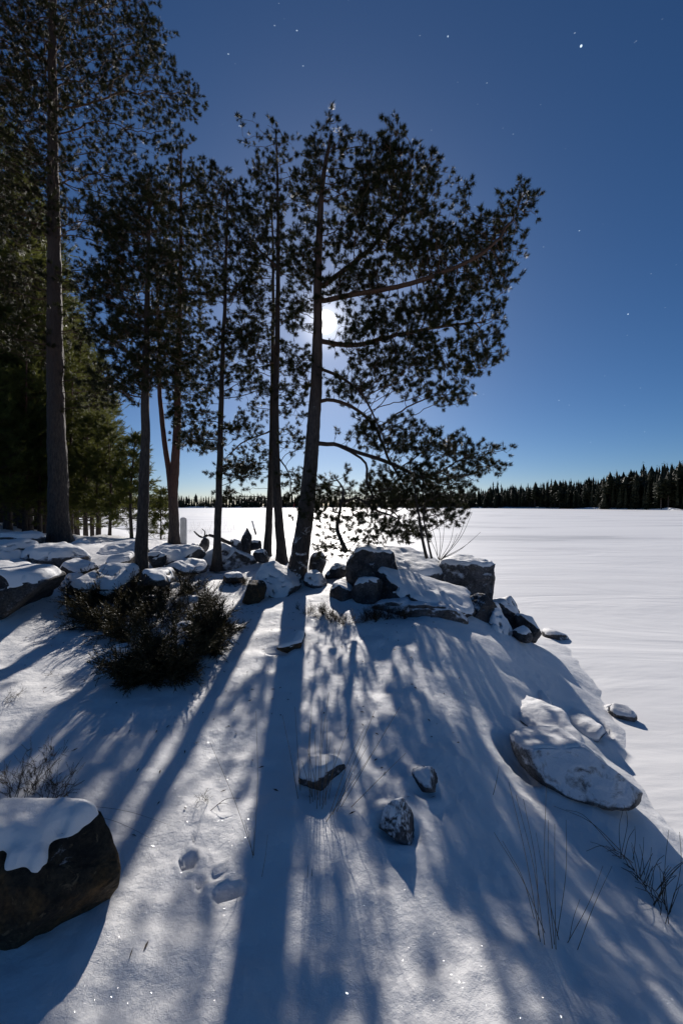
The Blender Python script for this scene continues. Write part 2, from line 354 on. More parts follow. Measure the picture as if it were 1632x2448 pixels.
for (px, py, rx, ry, a, dep, rim) in [(450,2058,.046,.036,.5,.085,.006),(545,2138,.075,.036,.1,.07,.014),(478,2118,.03,.022,.6,.025,.008),(520,2095,.05,.03,.8,.012,.008),
        (462,2010,.012,.01,0,.02,0),(500,2060,.018,.014,.4,.015,.003),(1232,1810,.14,.24,.2,.13,.0),(950,1990,.13,.09,0,.03,.01),(1010,1890,.1,.07,0,.02,.008),
        (1425,1738,.13,.15,.3,.14,.0),(1240,1712,.1,.09,0,.07,0),(1300,1755,.2,.08,-.4,.05,0),(660,1560,.16,.1,0,.04,.01),(770,1890,.15,.06,.2,.03,.008)]:
    h = ground_hit(px, py); DENTS.append((h[0], h[1], rx, ry, a, dep, rim))

for (px, py, rx, ry, up) in [(770,1845,.20,.10,.055),(1010,1868,.13,.10,.05),(945,1965,.15,.10,.06),(690,1530,.40,.22,.10),(600,1830,.25,.06,.025)]:
    h = ground_hit(px, py); MOUNDS.append((h[0], h[1]+.04, rx, ry, up))
ang = np.radians(np.concatenate([np.arange(-52, 52, .27), np.arange(52, 308, 6.0)]))
rad = np.concatenate([[.02, .15], np.geomspace(.6, 130, 400)])
AA, RR = np.meshgrid(ang, rad)
X = RR*np.sin(AA); Y = RR*np.cos(AA); Z = ground_z(X, Y)
nr, na = X.shape
idx = np.arange(nr*na).reshape(nr, na); nx = np.roll(idx, -1, 1)
quads = np.stack([idx[:-1], nx[:-1], nx[1:], idx[1:]], -1).reshape(-1, 4)
zf = Z.ravel()[quads].max(1)
quads = quads[zf > -.08]
used, inv = np.unique(quads, return_inverse=True)
gv = np.stack([X.ravel(), Y.ravel(), Z.ravel()], -1)[used]
ground = obj('snow_ground', mesh_np('snow_ground', gv, inv.reshape(quads.shape)[:, ::-1], True), M_SNOW)
tag(ground, 'snow-covered rocky shore with long tree shadows', None, kind='structure')

# lake ice under snow: one sheet out past the far shore
la = np.linspace(0, 2*math.pi, 121)[:-1]; lr = np.concatenate([[0.5], np.geomspace(2, 3500, 60)])
LA, LR = np.meshgrid(la, lr); lx, ly = LR*np.sin(LA), LR*np.cos(LA)
lz = .012*fbm(np.stack([lx*.5, ly*1.2, 0*lx], -1), 3, 5)*np.clip(1.5-LR/60, 0, 1)
li = np.arange(lx.size).reshape(lx.shape); ln = np.roll(li, -1, 1)
lq = np.stack([li[:-1], ln[:-1], ln[1:], li[1:]], -1).reshape(-1, 4)[:, ::-1]
lake = obj('frozen_lake', mesh_np('frozen_lake', np.stack([lx, ly, lz], -1).reshape(-1, 3), lq, True), M_LAKE)
tag(lake, 'wide frozen lake under wind-blown snow', None, kind='structure')

# ------------------------------------------------------------------ far shore and its forest
sh_px = np.array([-900, -300, 200, 500, 800, 1000, 1150, 1250, 1350, 1450, 1550, 1632, 1800, 2400])
sh_d = np.array([260., 380, 470, 520, 540, 500, 440, 400, 350, 305, 268, 240, 205, 150])
def shore_d(px): return np.interp(px, sh_px, sh_d)
bp = np.linspace(-900, 2400, 300); rows = [(0, -.25), (4, .9), (12, 1.3), (50, 1.2), (120, 1.3), (300, 1.5)]
bv = []
for (off, hz) in rows:
    d = shore_d(bp)+off+3*noise3(np.stack([bp/22., bp*0+off, bp*0], -1), 2)
    hh = hz*(1+.9*noise3(np.stack([bp/19., bp*0+off/30., bp*0+3], -1), 4)) if hz > 0 else hz
    bv.append(np.stack([(bp-CX)/F*d, d, np.broadcast_to(hh, d.shape)], -1))
bv = np.array(bv); bi = np.arange(bv.shape[0]*bv.shape[1]).reshape(bv.shape[:2])
bq = np.stack([bi[:-1, :-1], bi[:-1, 1:], bi[1:, 1:], bi[1:, :-1]], -1).reshape(-1, 4)
bank = obj('far_shore', mesh_np('far_shore', bv.reshape(-1, 3), bq, True), M_CAP)
tag(bank, 'low snowy bank along the far side of the lake', None, kind='structure')

def spruce_mesh(seed, h, w, ntier, pine=False, ns=3):
    r = np.random.default_rng(seed); V = []; T = []; n = 0
    z0 = .38*h if pine else .06*h
    for t in np.linspace(0, 1, ntier):
        z = z0+(h-z0)*t
        prof = (math.sin(math.pi*min(1, .25+.8*t))**.7) if pine else max(.12, (1-t)**.75)
        R = w*max(.04, prof)*r.uniform(.7, 1.15)
        k = int(7+6*(1-t)); a0 = r.uniform(0, 6.28)
        for j in range(k):
            a = a0+6.283*j/k+r.normal(0, .2); L = R*r.uniform(.55, 1.12); dr = L*(r.uniform(-.1, .35) if pine else r.uniform(.22, .5))
            dz = h/ntier*r.uniform(-.6, .6); c, s = math.cos(a), math.sin(a); wd = L*r.uniform(.25, .45)
            for q in range(ns):     # ragged boughs: three overlapping leaf-shaped facets
                f0 = q/ns*.8; f1 = min(1.05, f0+.5) if ns > 1 else 1.0; o = r.normal(0, .12, 3)*L
                p0 = np.array([c*L*f0, s*L*f0, z+dz-dr*f0**1.5]); p1 = np.array([c*L*f1, s*L*f1, z+dz-dr*f1**1.4])+o*.6
                side = np.array([-s, c, 0])*wd*(1-.5*f0); mid = (p0+p1)/2-np.array([0, 0, wd*.35])
                V += [p0+np.array([0, 0, wd*.25]), mid+side+o*.5, p1, mid-side-o*.5]; T += [[n, n+1, n+2], [n, n+2, n+3]]; n += 4
    kc = 7; n0 = n
    for t in (0, .3, .65, .97):
        z = z0+(h-z0)*t; prof = (math.sin(math.pi*min(1, .25+.8*t))**.7) if pine else (1-t)**.9
        for q in range(kc): V.append(np.array([math.cos(6.283*q/kc), math.sin(6.283*q/kc), 0])*w*.55*max(.05, prof)*r.uniform(.6, 1.25)+np.array([0, 0, z+r.normal(0, .02)*h])); n += 1
    for a_ in range(3):
        for q in range(kc):
            i0, i1 = n0+a_*kc+q, n0+a_*kc+(q+1) % kc; T += [[i0, i1, i1+kc], [i0, i1+kc, i0+kc]]
    lead = np.array([0, 0, h*1.0])
    V += [lead+[0, 0, h*.02], lead+[w*.16, 0, -h*.12], lead+[-w*.1, w*.13, -h*.12], lead+[-w*.1, -w*.13, -h*.12]]; T += [[n, n+1, n+2], [n, n+2, n+3], [n, n+3, n+1]]
    return np.array(V), np.array(T)
def cone_trunk(h, r, n=7):
    a = np.linspace(0, 6.283, n+1)[:-1]; V = []; F_ = []
    zs = [-.5, .1*h, .5*h, .86*h]; rs = [r*1.3, r, r*.6, r*.1]
    for z, q in zip(zs, rs): V += [[q*math.cos(t), q*math.sin(t), z] for t in a]
    for k in range(3):
        for j in range(n): F_.append([k*n+j, k*n+(j+1) % n, (k+1)*n+(j+1) % n, (k+1)*n+j])
    return np.array(V), np.array(F_)
protos = []
for k in range(7):
    pine = k >= 5; h = 20.0; w = [2.8, 3.5, 2.6, 3.2, 3.9, 3.0, 3.6][k]
    v, t = spruce_mesh(100+k, h, w, 26 if not pine else 17, pine)
    tv, tf = cone_trunk(h, .22)
    protos.append((mesh_np('spruce_crown', v, t), mesh_np('spruce_trunk', tv, tf, True), pine))
r_ = np.random.default_rng(5)
cand = []
px = 1020.0
while px < 1700:
    d0 = float(shore_d(px))
    for row in range(3):
        d = d0+5+row*7+r_.uniform(-3, 5); cand.append((px+r_.uniform(-5, 5), d, row))
    px += F/d0*r_.uniform(3.2, 5.4)
top_px = np.array([900, 1000, 1060, 1110, 1150, 1200, 1260, 1310, 1350, 1400, 1440, 1480, 1530, 1580, 1632, 1720])
top_py = np.array([1182, 1178, 1177, 1172, 1168, 1163, 1160, 1152, 1150, 1147, 1140, 1132, 1126, 1118, 1112, 1105.])
for (px, d, row) in cand:
    base = .9+.02*(d-shore_d(px)); want = np.interp(px, top_px, top_py)
    hh = (HC+(YH-want)/F*d-base)*r_.uniform(.66, 1.12)*(1 if row else .86)
    k = int(r_.choice(7, p=[.15, .13, .14, .12, .1, .18, .18])); cm, tm, pine = protos[k]
    t = thing('pine_tree' if pine else 'spruce_tree', 'dark pine in the forest on the far lake shore' if pine else 'dark pointed spruce in the forest on the far lake shore', 'tree', ((px-CX)/F*d, d, base),
              'pines in the far shore forest' if pine else 'spruces in the far shore forest')
    s = hh/20.0; t.scale = (s*r_.uniform(1.0, 1.45),)*2+(s,); t.rotation_euler = (0, 0, r_.uniform(0, 6.28))
    obj('trunk', tm, M_BARK, t); obj('crown', cm, M_SPRUCE, t)
# the rest of that forest reads as one dark mass
fv, ft = [], []; n = 0
lowp = [spruce_mesh(300+k, 1.0, [.19, .23, .17, .2][k], 9, k == 3, 1) for k in range(4)]
for px in np.arange(-400, 1690, 6.0):
    d0 = float(shore_d(px))
    for row in range(3):
        d = d0+(6 if px < 1040 else 30)+row*10+r_.uniform(-4, 6); v, t = lowp[r_.integers(4)]
        want = np.interp(px, top_px, top_py) if px > 900 else 1183+2.5*math.sin(px/60.)
        hh = (HC+(YH-want)/F*d-1.0)*r_.uniform(.70, 1.06)*(1.25 if r_.random() < .04 else 1)
        a = r_.uniform(0, 6.28); ca, sa = math.cos(a), math.sin(a)
        q = v*hh; q = np.stack([(q[:, 0]*ca-q[:, 1]*sa)*1.25, (q[:, 0]*sa+q[:, 1]*ca)*1.25, q[:, 2]], -1)+[(px+r_.uniform(-2, 2)-CX)/F*d, d, .7]
        fv.append(q); ft.append(t+n); n += len(v)
ff = obj('distant_forest', mesh_np('distant_forest', np.concatenate(fv), np.concatenate(ft)), M_SPRUCE)
tag(ff, 'dark band of forest along the far side of the frozen lake', 'forest', kind='stuff')

# ------------------------------------------------------------------ pines
def frames(D):
    D = D/np.maximum(np.linalg.norm(D, axis=-1, keepdims=True), 1e-9)
    ref = np.where(np.abs(D[..., 2:3]) < .9, np.array([0, 0, 1.]), np.array([1., 0, 0]))
    U = np.cross(ref, D); U /= np.linalg.norm(U, axis=-1, keepdims=True); W = np.cross(D, U)
    return U, W, D
def shoot_template(seed, L=.06, k=30, nl=.066, w=.0086, th0=86, th1=22, puff=False):
    r = np.random.default_rng(seed); t = np.linspace(.02, 1, k); a = np.arange(k)*2.39996+r.uniform(-.3, .3, k)
    th = np.radians(th0+(th1-th0)*t+r.normal(0, 9, k)) if not puff else np.arccos(r.uniform(math.cos(math.radians(105)), 1, k)); ln_ = nl*r.uniform(.75, 1.2, k)
    base = np.stack([0*t, 0*t, L*t], -1)
    rd = np.stack([np.cos(a), np.sin(a), 0*a], -1); d = rd*np.sin(th)[:, None]+np.array([0, 0, 1.])*np.cos(th)[:, None]
    tang = np.stack([-np.sin(a), np.cos(a), 0*a], -1)
    return np.stack([base-tang*w/2, base+tang*w/2, base+d*ln_[:, None]], 1).reshape(-1, 3)
SHOOTS = [shoot_template(k, puff=True) for k in range(8)]
SHOOTS_Y = [shoot_template(20+k, .13, 20, .066, .011) for k in range(4)]
def place_shoots(pos, dirs, rng, templates=SHOOTS, smin=.8, smax=1.25):
    U, W, D = frames(dirs); n = len(pos); roll = rng.uniform(0, 6.28, n); s = rng.uniform(smin, smax, n)
    c, q = np.cos(roll)[:, None], np.sin(roll)[:, None]
    U2 = U*c+W*q; W2 = -U*q+W*c; R = np.stack([U2, W2, D], -1)*s[:, None, None]
    which = rng.integers(0, len(templates), n); out = []
    for k, T in enumerate(templates):
        m = which == k
        if m.any(): out.append((np.einsum('nij,kj->nki', R[m], T)+pos[m][:, None]).reshape(-1, 3))
    V = np.concatenate(out)
    return V, np.arange(len(V)).reshape(-1, 3)

def smooth_path(pts, n):
    pts = np.asarray(pts, float); m = len(pts)
    ext = np.vstack([2*pts[0]-pts[1], pts, 2*pts[-1]-pts[-2]]); out = []
    seg = np.linalg.norm(np.diff(pts, axis=0), axis=1); cum = np.r_[0, np.cumsum(seg)]; S = np.linspace(0, cum[-1], n)
    for s in S:
        i = min(m-2, np.searchsorted(cum, s, 'right')-1); t = (s-cum[i])/seg[i]; a, b, c, d = ext[i:i+4]
        out.append(.5*(2*b+(c-a)*t+(2*a-5*b+4*c-d)*t*t+(3*b-a-3*c+d)*t**3))
    return np.array(out)
def tube(path, radii, sides=6, cap=True, rough=0, seed=0, flare=0):
    path = np.asarray(path, float); D = np.gradient(path, axis=0); U, W, D = frames(D)
    if abs(D[0, 2]) > .5:       # upright tubes keep one reference so that they do not twist
        ref = np.array([1., 0, 0]); W = np.cross(D, ref); W /= np.linalg.norm(W, axis=1, keepdims=True); U = np.cross(W, D)
    a = np.linspace(0, 2*math.pi, sides+1)[:-1]; n = len(path)
    R = np.asarray(radii)[:, None]*np.ones((1, sides))
    if rough:
        s = np.r_[0, np.cumsum(np.linalg.norm(np.diff(path, axis=0), axis=1))]
        q = np.stack(np.broadcast_arrays(np.cos(a)[None]*2.4, np.sin(a)[None]*2.4, s[:, None]*2.2), -1)
        q2 = np.stack(np.broadcast_arrays(np.cos(a)[None]*5, np.sin(a)[None]*5, s[:, None]*9), -1)
        R = R*(1+rough*noise3(q, seed)+rough*.6*noise3(q2, seed+3))
        if flare: R = R*(1+flare*np.exp(-s/.28)[:, None]*(1+.55*np.sin(a*4+seed)[None]+.3*np.sin(a*7+2*seed)[None]))
    V = path[:, None]+U[:, None]*(np.cos(a)[None]*R)[..., None]+W[:, None]*(np.sin(a)[None]*R)[..., None]
    i = np.arange(n*sides).reshape(n, sides); j = np.roll(i, -1, 1)
    Q = np.stack([i[:-1], j[:-1], j[1:], i[1:]], -1).reshape(-1, 4)
    V = V.reshape(-1, 3)
    if cap:
        V = np.vstack([V, path[-1]+D[-1]*R[-1].mean()*.6]); k = len(V)-1
        Q = np.vstack([Q, np.stack([i[-1], j[-1], np.full(sides, k), np.full(sides, k)], -1)])
    return V, Q
def tris(Q):
    Q = np.asarray(Q); t = np.vstack([Q[:, [0, 1, 2]], Q[:, [0, 2, 3]]]) if Q.shape[1] == 4 else Q
    return t[(t[:, 0] != t[:, 1]) & (t[:, 1] != t[:, 2]) & (t[:, 2] != t[:, 0])]
def join(parts):
    V, T, n = [], [], 0
    for v, f in parts: V.append(v); T.append(tris(f)+n); n += len(v)
    return np.concatenate(V), np.concatenate(T)

DENSITY = 9.0
def attractors(blobs, d, k, rng, clump=5, flat=.45, depth=1.0, gap=-.32):
    out = []
    for b in blobs:
        px, py, rx, ry = b[:4]; off = b[4] if len(b) > 4 else 0; kk = b[5] if len(b) > 5 else 1
        s = d/F; R = np.array([rx*s, max(.45, .5*(rx+ry)*s)*depth, ry*s])
        n = max(6, int(DENSITY*k*kk*(rx*ry)/3600.*(d/9)**2)); m = max(2, n//clump)
        u = rng.normal(size=(m, 3)); u /= np.linalg.norm(u, axis=1, keepdims=True); u *= rng.uniform(.0, 1, (m, 1))**.45
        cen = P(px, py, d)+np.array([0, off, 0])+u*R
        o = rng.normal(size=(m, clump, 3))*np.array([.15, .15, .15*flat])
        out.append((cen[:, None]+o).reshape(-1, 3))
    A = np.concatenate(out); g = fbm(A*np.array([1.3, 1.3, 2.7])+d*7.1, 2, 31)
    return A[g+rng.normal(0, .12, len(A)) > gap]

def colonize(seeds, par, A, rng, step=.13, dk=.20, di=2.2, iters=70, up=.12, inertia=.35, jit=.22):
    pos = [np.array(p) for p in seeds]; par = list(par); dirs = [np.zeros(3)]*len(pos)
    Pn = np.array(pos); alive = np.ones(len(A), bool)
    dist = np.full(len(A), 1e9); near = np.zeros(len(A), int)
    def upd(i0, Q):
        for s in range(0, len(Q), 400):
            dd = np.linalg.norm(A[:, None]-Q[None, s:s+400], axis=2); k = dd.argmin(1); mn = dd[np.arange(len(A)), k]
            m = mn < dist; dist[m] = mn[m]; near[m] = i0+s+k[m]
    upd(0, Pn); cnt = {}
    Dn = np.zeros_like(Pn)
    for it in range(iters):
        alive &= dist > dk
        act = np.where(alive & (dist < di*(3 if it < 25 else 1)))[0]
        if len(act) == 0: break
        nb = near[act]; vec = A[act]-Pn[nb]; vec /= np.linalg.norm(vec, axis=1, keepdims=True)
        un, inv = np.unique(nb, return_inverse=True)
        S = np.zeros((len(un), 3)); np.add.at(S, inv, vec)
        S /= np.linalg.norm(S, axis=1, keepdims=True)+1e-9
        S = S+inertia*Dn[un]+np.array([0, 0, up])+rng.normal(0, jit, S.shape)
        S /= np.linalg.norm(S, axis=1, keepdims=True)
        ok = np.array([cnt.get(int(u), 0) < 3 for u in un])
        # a node that cannot branch any more lets go of its attractors
        bad = un[~ok]; alive[act[np.isin(nb, bad)]] = False
        un, S = un[ok], S[ok]
        if len(un) == 0: continue
        for u in un: cnt[int(u)] = cnt.get(int(u), 0)+1
        Q = Pn[un]+S*step*rng.uniform(.8, 1.2, (len(un), 1)); i0 = len(Pn)
        Pn = np.vstack([Pn, Q]); Dn = np.vstack([Dn, S]); par += list(un); upd(i0, Q)
    return Pn, np.array(par), Dn

NTREE = 0
def pine(name, label, stems, blobs, d, k=40, seed=1, bark=M_BARK, needle=M_NEEDLE, limbs=(), tip=.0042, group=None, shoot_mult=1.0, keep=None, depth=1.0, flare=.45, smin=.8, smax=1.25, clump=9, cat='tree', dk=.12, step=.11, bare=0.0, rough=.09):
    """stems: [(points, r0, r1)], the first reaches the ground; limbs: [(points, r0)] drawn by hand; the rest grows towards the blobs."""
    rng = np.random.default_rng(seed); base = np.array(stems[0][0][0], float)
    root = thing(name, label, cat, base, group)
    seeds, par, isT, rad = [], [], [], []
    for (pts, r0, r1) in stems:
        L = np.linalg.norm(np.diff(np.array(pts), axis=0), axis=1).sum(); n = max(12, int(L/.07)); path = smooth_path(pts, n)
        path[:, :2] += .012*np.stack([fbm(np.stack([path[:, 2]*1.5, 0*path[:, 2]+seed, 0*path[:, 2]], -1), 2, 1), fbm(np.stack([path[:, 2]*1.5, 0*path[:, 2]+seed, 0*path[:, 2]], -1), 2, 2)], -1)
        t = np.linspace(0, 1, n); r = r0+(r1-r0)*t**.9
        V, Q = tube(path, r, 18 if r0 > .05 else 8, True, rough, seed, flare)
        obj('trunk', mesh_np('trunk', V-base, tris(Q), True), bark, root)
        st = max(1, int(round(.14/(L/n)))); pk = path[::st]
        lo = .12 if stems.index((pts, r0, r1)) == 0 else 0
        for i, p in enumerate(pk):
            par.append(len(seeds)-1 if i else -1); seeds.append(p); isT.append(True)
    ntrunk = len(seeds)
    limb_rad = {}
    for (pts, r0) in limbs:
        L = np.linalg.norm(np.diff(np.array(pts), axis=0), axis=1).sum(); n = max(5, int(L/.13)); path = smooth_path(pts, n)
        path += rng.normal(0, .012, path.shape)*np.linspace(0, 1, n)[:, None]
        near = int(np.argmin([np.linalg.norm(s-path[0]) for s in seeds]))
        for i, p in enumerate(path[1:]):
            par.append(near if i == 0 else len(seeds)-1); limb_rad[len(seeds)] = r0*(1-.8*(i+1)/n); seeds.append(p)
    A = attractors(blobs, d, k, rng, clump, .45, depth)
    if keep is not None: A = A[keep(A)]
    # the lowest stretch of the trunk carries no branches
    Pn, par, Dn = colonize(np.array(seeds), par, A, rng, step=step, dk=dk)
    n = len(Pn); nch = np.bincount(par[par >= 0], minlength=n)
    # pipe model radii and distance to the tip
    acc = np.zeros(n); dep = np.zeros(n, int); E = 2.25
    acc[nch == 0] = tip**E
    for i in range(n-1, ntrunk-1, -1):
        p = par[i]
        if p >= 0: acc[p] += acc[i]; dep[p] = max(dep[p], dep[i]+1)
    r = acc**(1/E); r = np.minimum(r, .075)
    for i, q in limb_rad.items(): r[i] = max(r[i], q)
    limb = np.full(n, -1)
    for i in range(ntrunk, n): limb[i] = i if par[i] < ntrunk else limb[par[i]]
    ids = np.arange(ntrunk, n); p = par[ids]
    main = np.zeros(n, bool); best = {}
    for i in ids:
        if par[i] >= ntrunk and (par[i] not in best or r[i] > r[best[par[i]]]): best[par[i]] = i
    for q in best.values(): main[q] = True
    D = Pn[ids]-Pn[p]; Dp = np.where(main[ids][:, None], Pn[p]-Pn[np.maximum(par[p], 0)], D)
    Dp = np.where(np.linalg.norm(Dp, axis=1, keepdims=True) < 1e-6, D, Dp)
    sides = 4; a = np.arange(sides)*2*math.pi/sides
    U1, W1, _ = frames(Dp); U2, W2, _ = frames(D)
    U1 = np.where((U1*U2).sum(1, keepdims=True) < 0, U2, U1); W1 = np.where((W1*W2).sum(1, keepdims=True) < 0, W2, W1)
    ra = np.where(main[ids], np.maximum(r[p], r[ids]), r[ids]*1.12); rb = r[ids]
    V1 = Pn[p][:, None]+(U1[:, None]*np.cos(a)[None, :, None]+W1[:, None]*np.sin(a)[None, :, None])*ra[:, None, None]
    V2 = Pn[ids][:, None]+(U2[:, None]*np.cos(a)[None, :, None]+W2[:, None]*np.sin(a)[None, :, None])*rb[:, None, None]
    V = np.concatenate([V1, V2], 1).reshape(-1, 3)-base
    q = np.arange(sides); q2 = (q+1) % sides
    fq = np.stack([q, q2, q2+sides, q+sides], -1)[None]+(np.arange(len(ids))*2*sides)[:, None, None]
    lid = limb[ids]; big = [l for l in np.unique(lid) if r[l] > .016 and (lid == l).sum() > 8]
    def sub(mask):
        f = fq[mask].reshape(-1, 4); u, inv_ = np.unique(f, return_inverse=True)
        return V[u], inv_.reshape(f.shape)
    for l in big:
        v, f = sub(lid == l); obj('branch', mesh_np('branch', v, f, True), M_TWIG, root)
    m = ~np.isin(lid, big)
    if m.any():
        v, f = sub(m); tag(obj('twig', mesh_np('twig', v, f, True), M_TWIG, root), kind='stuff')
    # needle-bearing shoots at and near the tips, each on its own short twig
    sp_, sd_, tw = [], [], []
    for i in ids:
        if rng.random() < bare: continue
        if nch[i] == 0: kk = 4.6
        elif dep[i] <= 2: kk = 2.9
        elif dep[i] <= 5: kk = 2.0 if rng.random() < .85 else 0
        elif dep[i] <= 8 and r[i] < .02: kk = 1.5 if rng.random() < .25 else 0
        else: continue
        kk = int(kk*shoot_mult+rng.random()); cdir = Dn[i]*.7+rng.normal(0, .35, 3)+np.array([0, 0, .45]); cdir /= np.linalg.norm(cdir)
        cpt = Pn[i]+cdir*rng.uniform(.0, .10)
        for _ in range(kk):
            dv = cdir+rng.normal(0, .5, 3); dv /= np.linalg.norm(dv)
            q = cpt+dv*rng.uniform(.0, .05); sp_.append(q); sd_.append(dv); tw.append(Pn[i])
    sp_ = np.array(sp_); sd_ = np.array(sd_)
    if keep is not None: mk = keep(sp_); sp_, sd_ = sp_[mk], sd_[mk]; tw = np.array(tw)[mk]
    tw = np.array(tw); sv = np.stack([tw-[.0022, .0015, 0], tw+[.0022, .0015, 0], sp_], 1).reshape(-1, 3)
    tag(obj('twig', mesh_np('twig', sv-base, np.arange(len(sv)).reshape(-1, 3)), M_TWIG, root), kind='stuff')
    v, f = place_shoots(sp_, sd_, rng, SHOOTS, smin, smax)
    cr = obj('crown', mesh_np('crown', v-base, f), needle, root)
    print('PINE', label[:40], 'nodes', n, 'shoots', len(sp_))
    return root

def pts(lst, d):     # [(px, py[, depth offset])]
    return [P(q[0], q[1], d+(q[2] if len(q) > 2 else 0)) for q in lst]

def moon_gap(A):     # the crown of the leaning pine has an opening through which the moon shines
    c = np.array([0, 0, HC]); v = A-c; v /= np.linalg.norm(v, axis=1, keepdims=True)
    return v @ np.array(md) < math.cos(math.radians(1.75))

dA = 8.2
pine('pine_tree', 'tall pine with leaning trunk, its crown swept over the rocks toward the lake',
     [(pts([(705,1402),(721,1300),(735,1180),(745,1080),(752,1000),(757,900),(758,800),(759,700),(763,560),(768,480),(776,400),(790,330)], dA), .20, .035)],
     [(790,395,50,65),(855,450,55,60),(945,400,65,70),(905,480,70,60),(1015,400,32,26),(1000,480,60,45),(900,560,100,55),(1020,560,70,40),(1030,620,110,40),(1140,560,75,45),(1225,500,38,28),(1170,620,55,50),(1110,470,12,30),
      (890,660,100,45),(1080,690,80,25),(1180,670,35,25),(1040,760,110,45),(1150,770,50,35),(920,770,100,50),(1060,850,110,45),(1140,860,40,30),(940,880,110,45),(1050,930,70,35),(860,830,60,40),(850,930,60,35),
      (735,480,28,60,0,.7),(730,620,30,60,0,.8),(728,760,26,50,0,.7),(725,900,26,50,0,.6),(815,560,40,60),(820,680,40,40),
      (960,1055,70,45),(1060,1090,70,42),(1135,1105,48,36),(1000,1140,90,32),(880,1030,50,30,0,.7),(1090,1150,40,25),(930,1190,70,35),(1040,1210,55,45),(960,1270,60,25)],
     dA, 72, 11, M_BARKS, shoot_mult=1.12, depth=.85, keep=moon_gap,
     limbs=[(pts([(766,1064),(800,1062),(845,1078,-.1),(900,1095,-.2),(950,1115,-.3),(1010,1145,-.3)], dA), .045),
            (pts([(765,955),(810,960),(860,985,.2),(900,1030,.3),(925,1090,.3),(960,1150,.3)], dA), .036),
            (pts([(762,880),(820,905,-.2),(870,950,-.4),(900,1010,-.5),(920,1060,-.5)], dA), .034),
            (pts([(762,690),(830,640,.2),(900,580,.3),(960,510,.4)], dA), .05),
            (pts([(761,722),(850,703),(950,685,-.2),(1060,650,-.3),(1160,600,-.4),(1220,530,-.4)], dA), .055),
            (pts([(760,815),(850,825,.3),(950,800,.5),(1060,780,.6),(1150,770,.6)], dA), .04),
            (pts([(800,1062),(845,1085,-.3),(875,1110,-.4),(880,1170,-.5),(920,1210,-.5)], dA), .026)], flare=.5)

dB = 9.5
pine('pine_tree', 'front pine of the close pair, sparse crown with bare twigs, beside the leaning pine',
     [(pts([(674,1352),(663,1200),(659,1000),(662,800),(665,600),(664,450),(660,310)], dB), .115, .018)],
     [(660,345,28,30),(612,345,36,22),(640,420,45,45),(700,400,24,40),(690,500,40,50),(700,620,40,45),(690,750,40,45),(640,560,40,50),(630,720,35,40),(700,860,40,40),(640,860,30,30),
      (700,960,38,40),(722,1070,20,45),(705,1150,25,40),(690,1060,30,30)],
     dB, 38, 12, M_BARK, bare=.2, limbs=[(pts([(664,640),(610,590,.1),(570,560,.2),(540,480,.2),(505,415,.2)], dB), .03), (pts([(662,1090),(690,1130,-.1),(695,1180,-.1)], dB), .018)])
pine('pine_tree', 'rear slimmer pine of the close pair, its stem almost touching the front one',
     [(pts([(638,1348),(646,1200),(650,1050),(652,900),(653,700),(650,520),(648,470)], 10.5), .105, .018)],
     [(610,520,45,40),(605,650,50,40),(640,620,40,40),(600,780,50,36),(590,880,50,28),(640,930,30,25),(600,990,45,20),(590,1115,42,28),(560,1190,40,20),(620,1080,30,25),(645,500,30,30)],
     10.5, 36, 19, M_BARK, bare=.2, limbs=[(pts([(650,1030),(610,1045,-.2),(575,1060,-.3),(545,1090,-.4)], 10.5), .024)])
pine('pine_tree', 'slim straight pine standing before a snowy boulder by the leaning stake',
     [(pts([(518,1365),(523,1200),(527,1000),(533,850),(538,700),(542,560),(545,450)], 9.2), .092, .02)],
     [(545,480,60,40),(500,470,30,45),(540,590,75,50),(545,700,75,45),(550,810,75,40),(500,890,55,30),(580,920,55,30),(470,1000,45,25),(490,1060,45,25),(565,1030,45,22),(575,1130,40,25)],
     9.2, 75, 13, M_BARK, bare=.05)
pine('pine_tree', 'fork-stemmed pine with reddish stems beside the white post',
     [(pts([(418,1310),(415,1200),(420,1100),(424,1000),(428,800),(432,600),(432,345)], 11.5), .15, .02), (pts([(413,1185),(402,1110),(388,1010),(381,900),(380,780),(375,650)], 11.5), .085, .03)],
     [(430,380,30,35),(405,460,50,40),(465,480,45,45),(430,570,80,45),(430,670,90,50),(400,770,90,50),(440,860,80,40),(455,950,60,30),(470,1055,45,22),(350,880,50,40)],
     11.5, 40, 14, M_BARKO, flare=.3)
pine('pine_tree', 'dark straight pine rising right behind the juniper bush',
     [(pts([(336,1412),(342,1250),(346,1100),(349,900),(354,700),(357,500),(358,440)], 7.6), .125, .02)],
     [(355,500,50,50),(310,560,60,45),(340,630,80,50),(400,640,40,40),(340,730,90,50),(315,820,80,45),(390,830,50,40),(375,900,60,35),(295,925,60,30),(270,700,50,40)],
     7.6, 110, 15, M_BARK, bare=.03)
dF = 11.0
pine('pine_tree', 'very tall thick-trunked pine with widest crown, reaching far above the others',
     [(pts([(144,1306),(138,1100),(133,900),(131,700),(128,500),(127,300),(127,0),(130,-250)], dF), .265, .05)],
     [(300,50,75,50),(365,120,38,50),(425,235,48,42),(340,215,80,45),(220,120,80,65),(60,50,90,70),(60,210,80,65),(230,300,90,40),(355,320,55,28),(60,390,80,60),(250,420,110,40),(335,460,55,32),(60,550,80,50),(240,545,95,40),
      (60,690,80,50),(230,670,85,40),(60,820,70,40),(220,790,75,32),(70,120,110,90,0,1.2),(70,300,100,80,0,1.2),(60,480,100,70,0,1.0),(230,200,90,60),(130,-70,160,60,0,.6),(-60,120,60,200,0,.6),(280,900,50,30,0,.6),(230,960,40,30,0,.5)],
     dF, 56, 16, M_BARK, shoot_mult=.95, dk=.155, step=.14, smax=1.4)
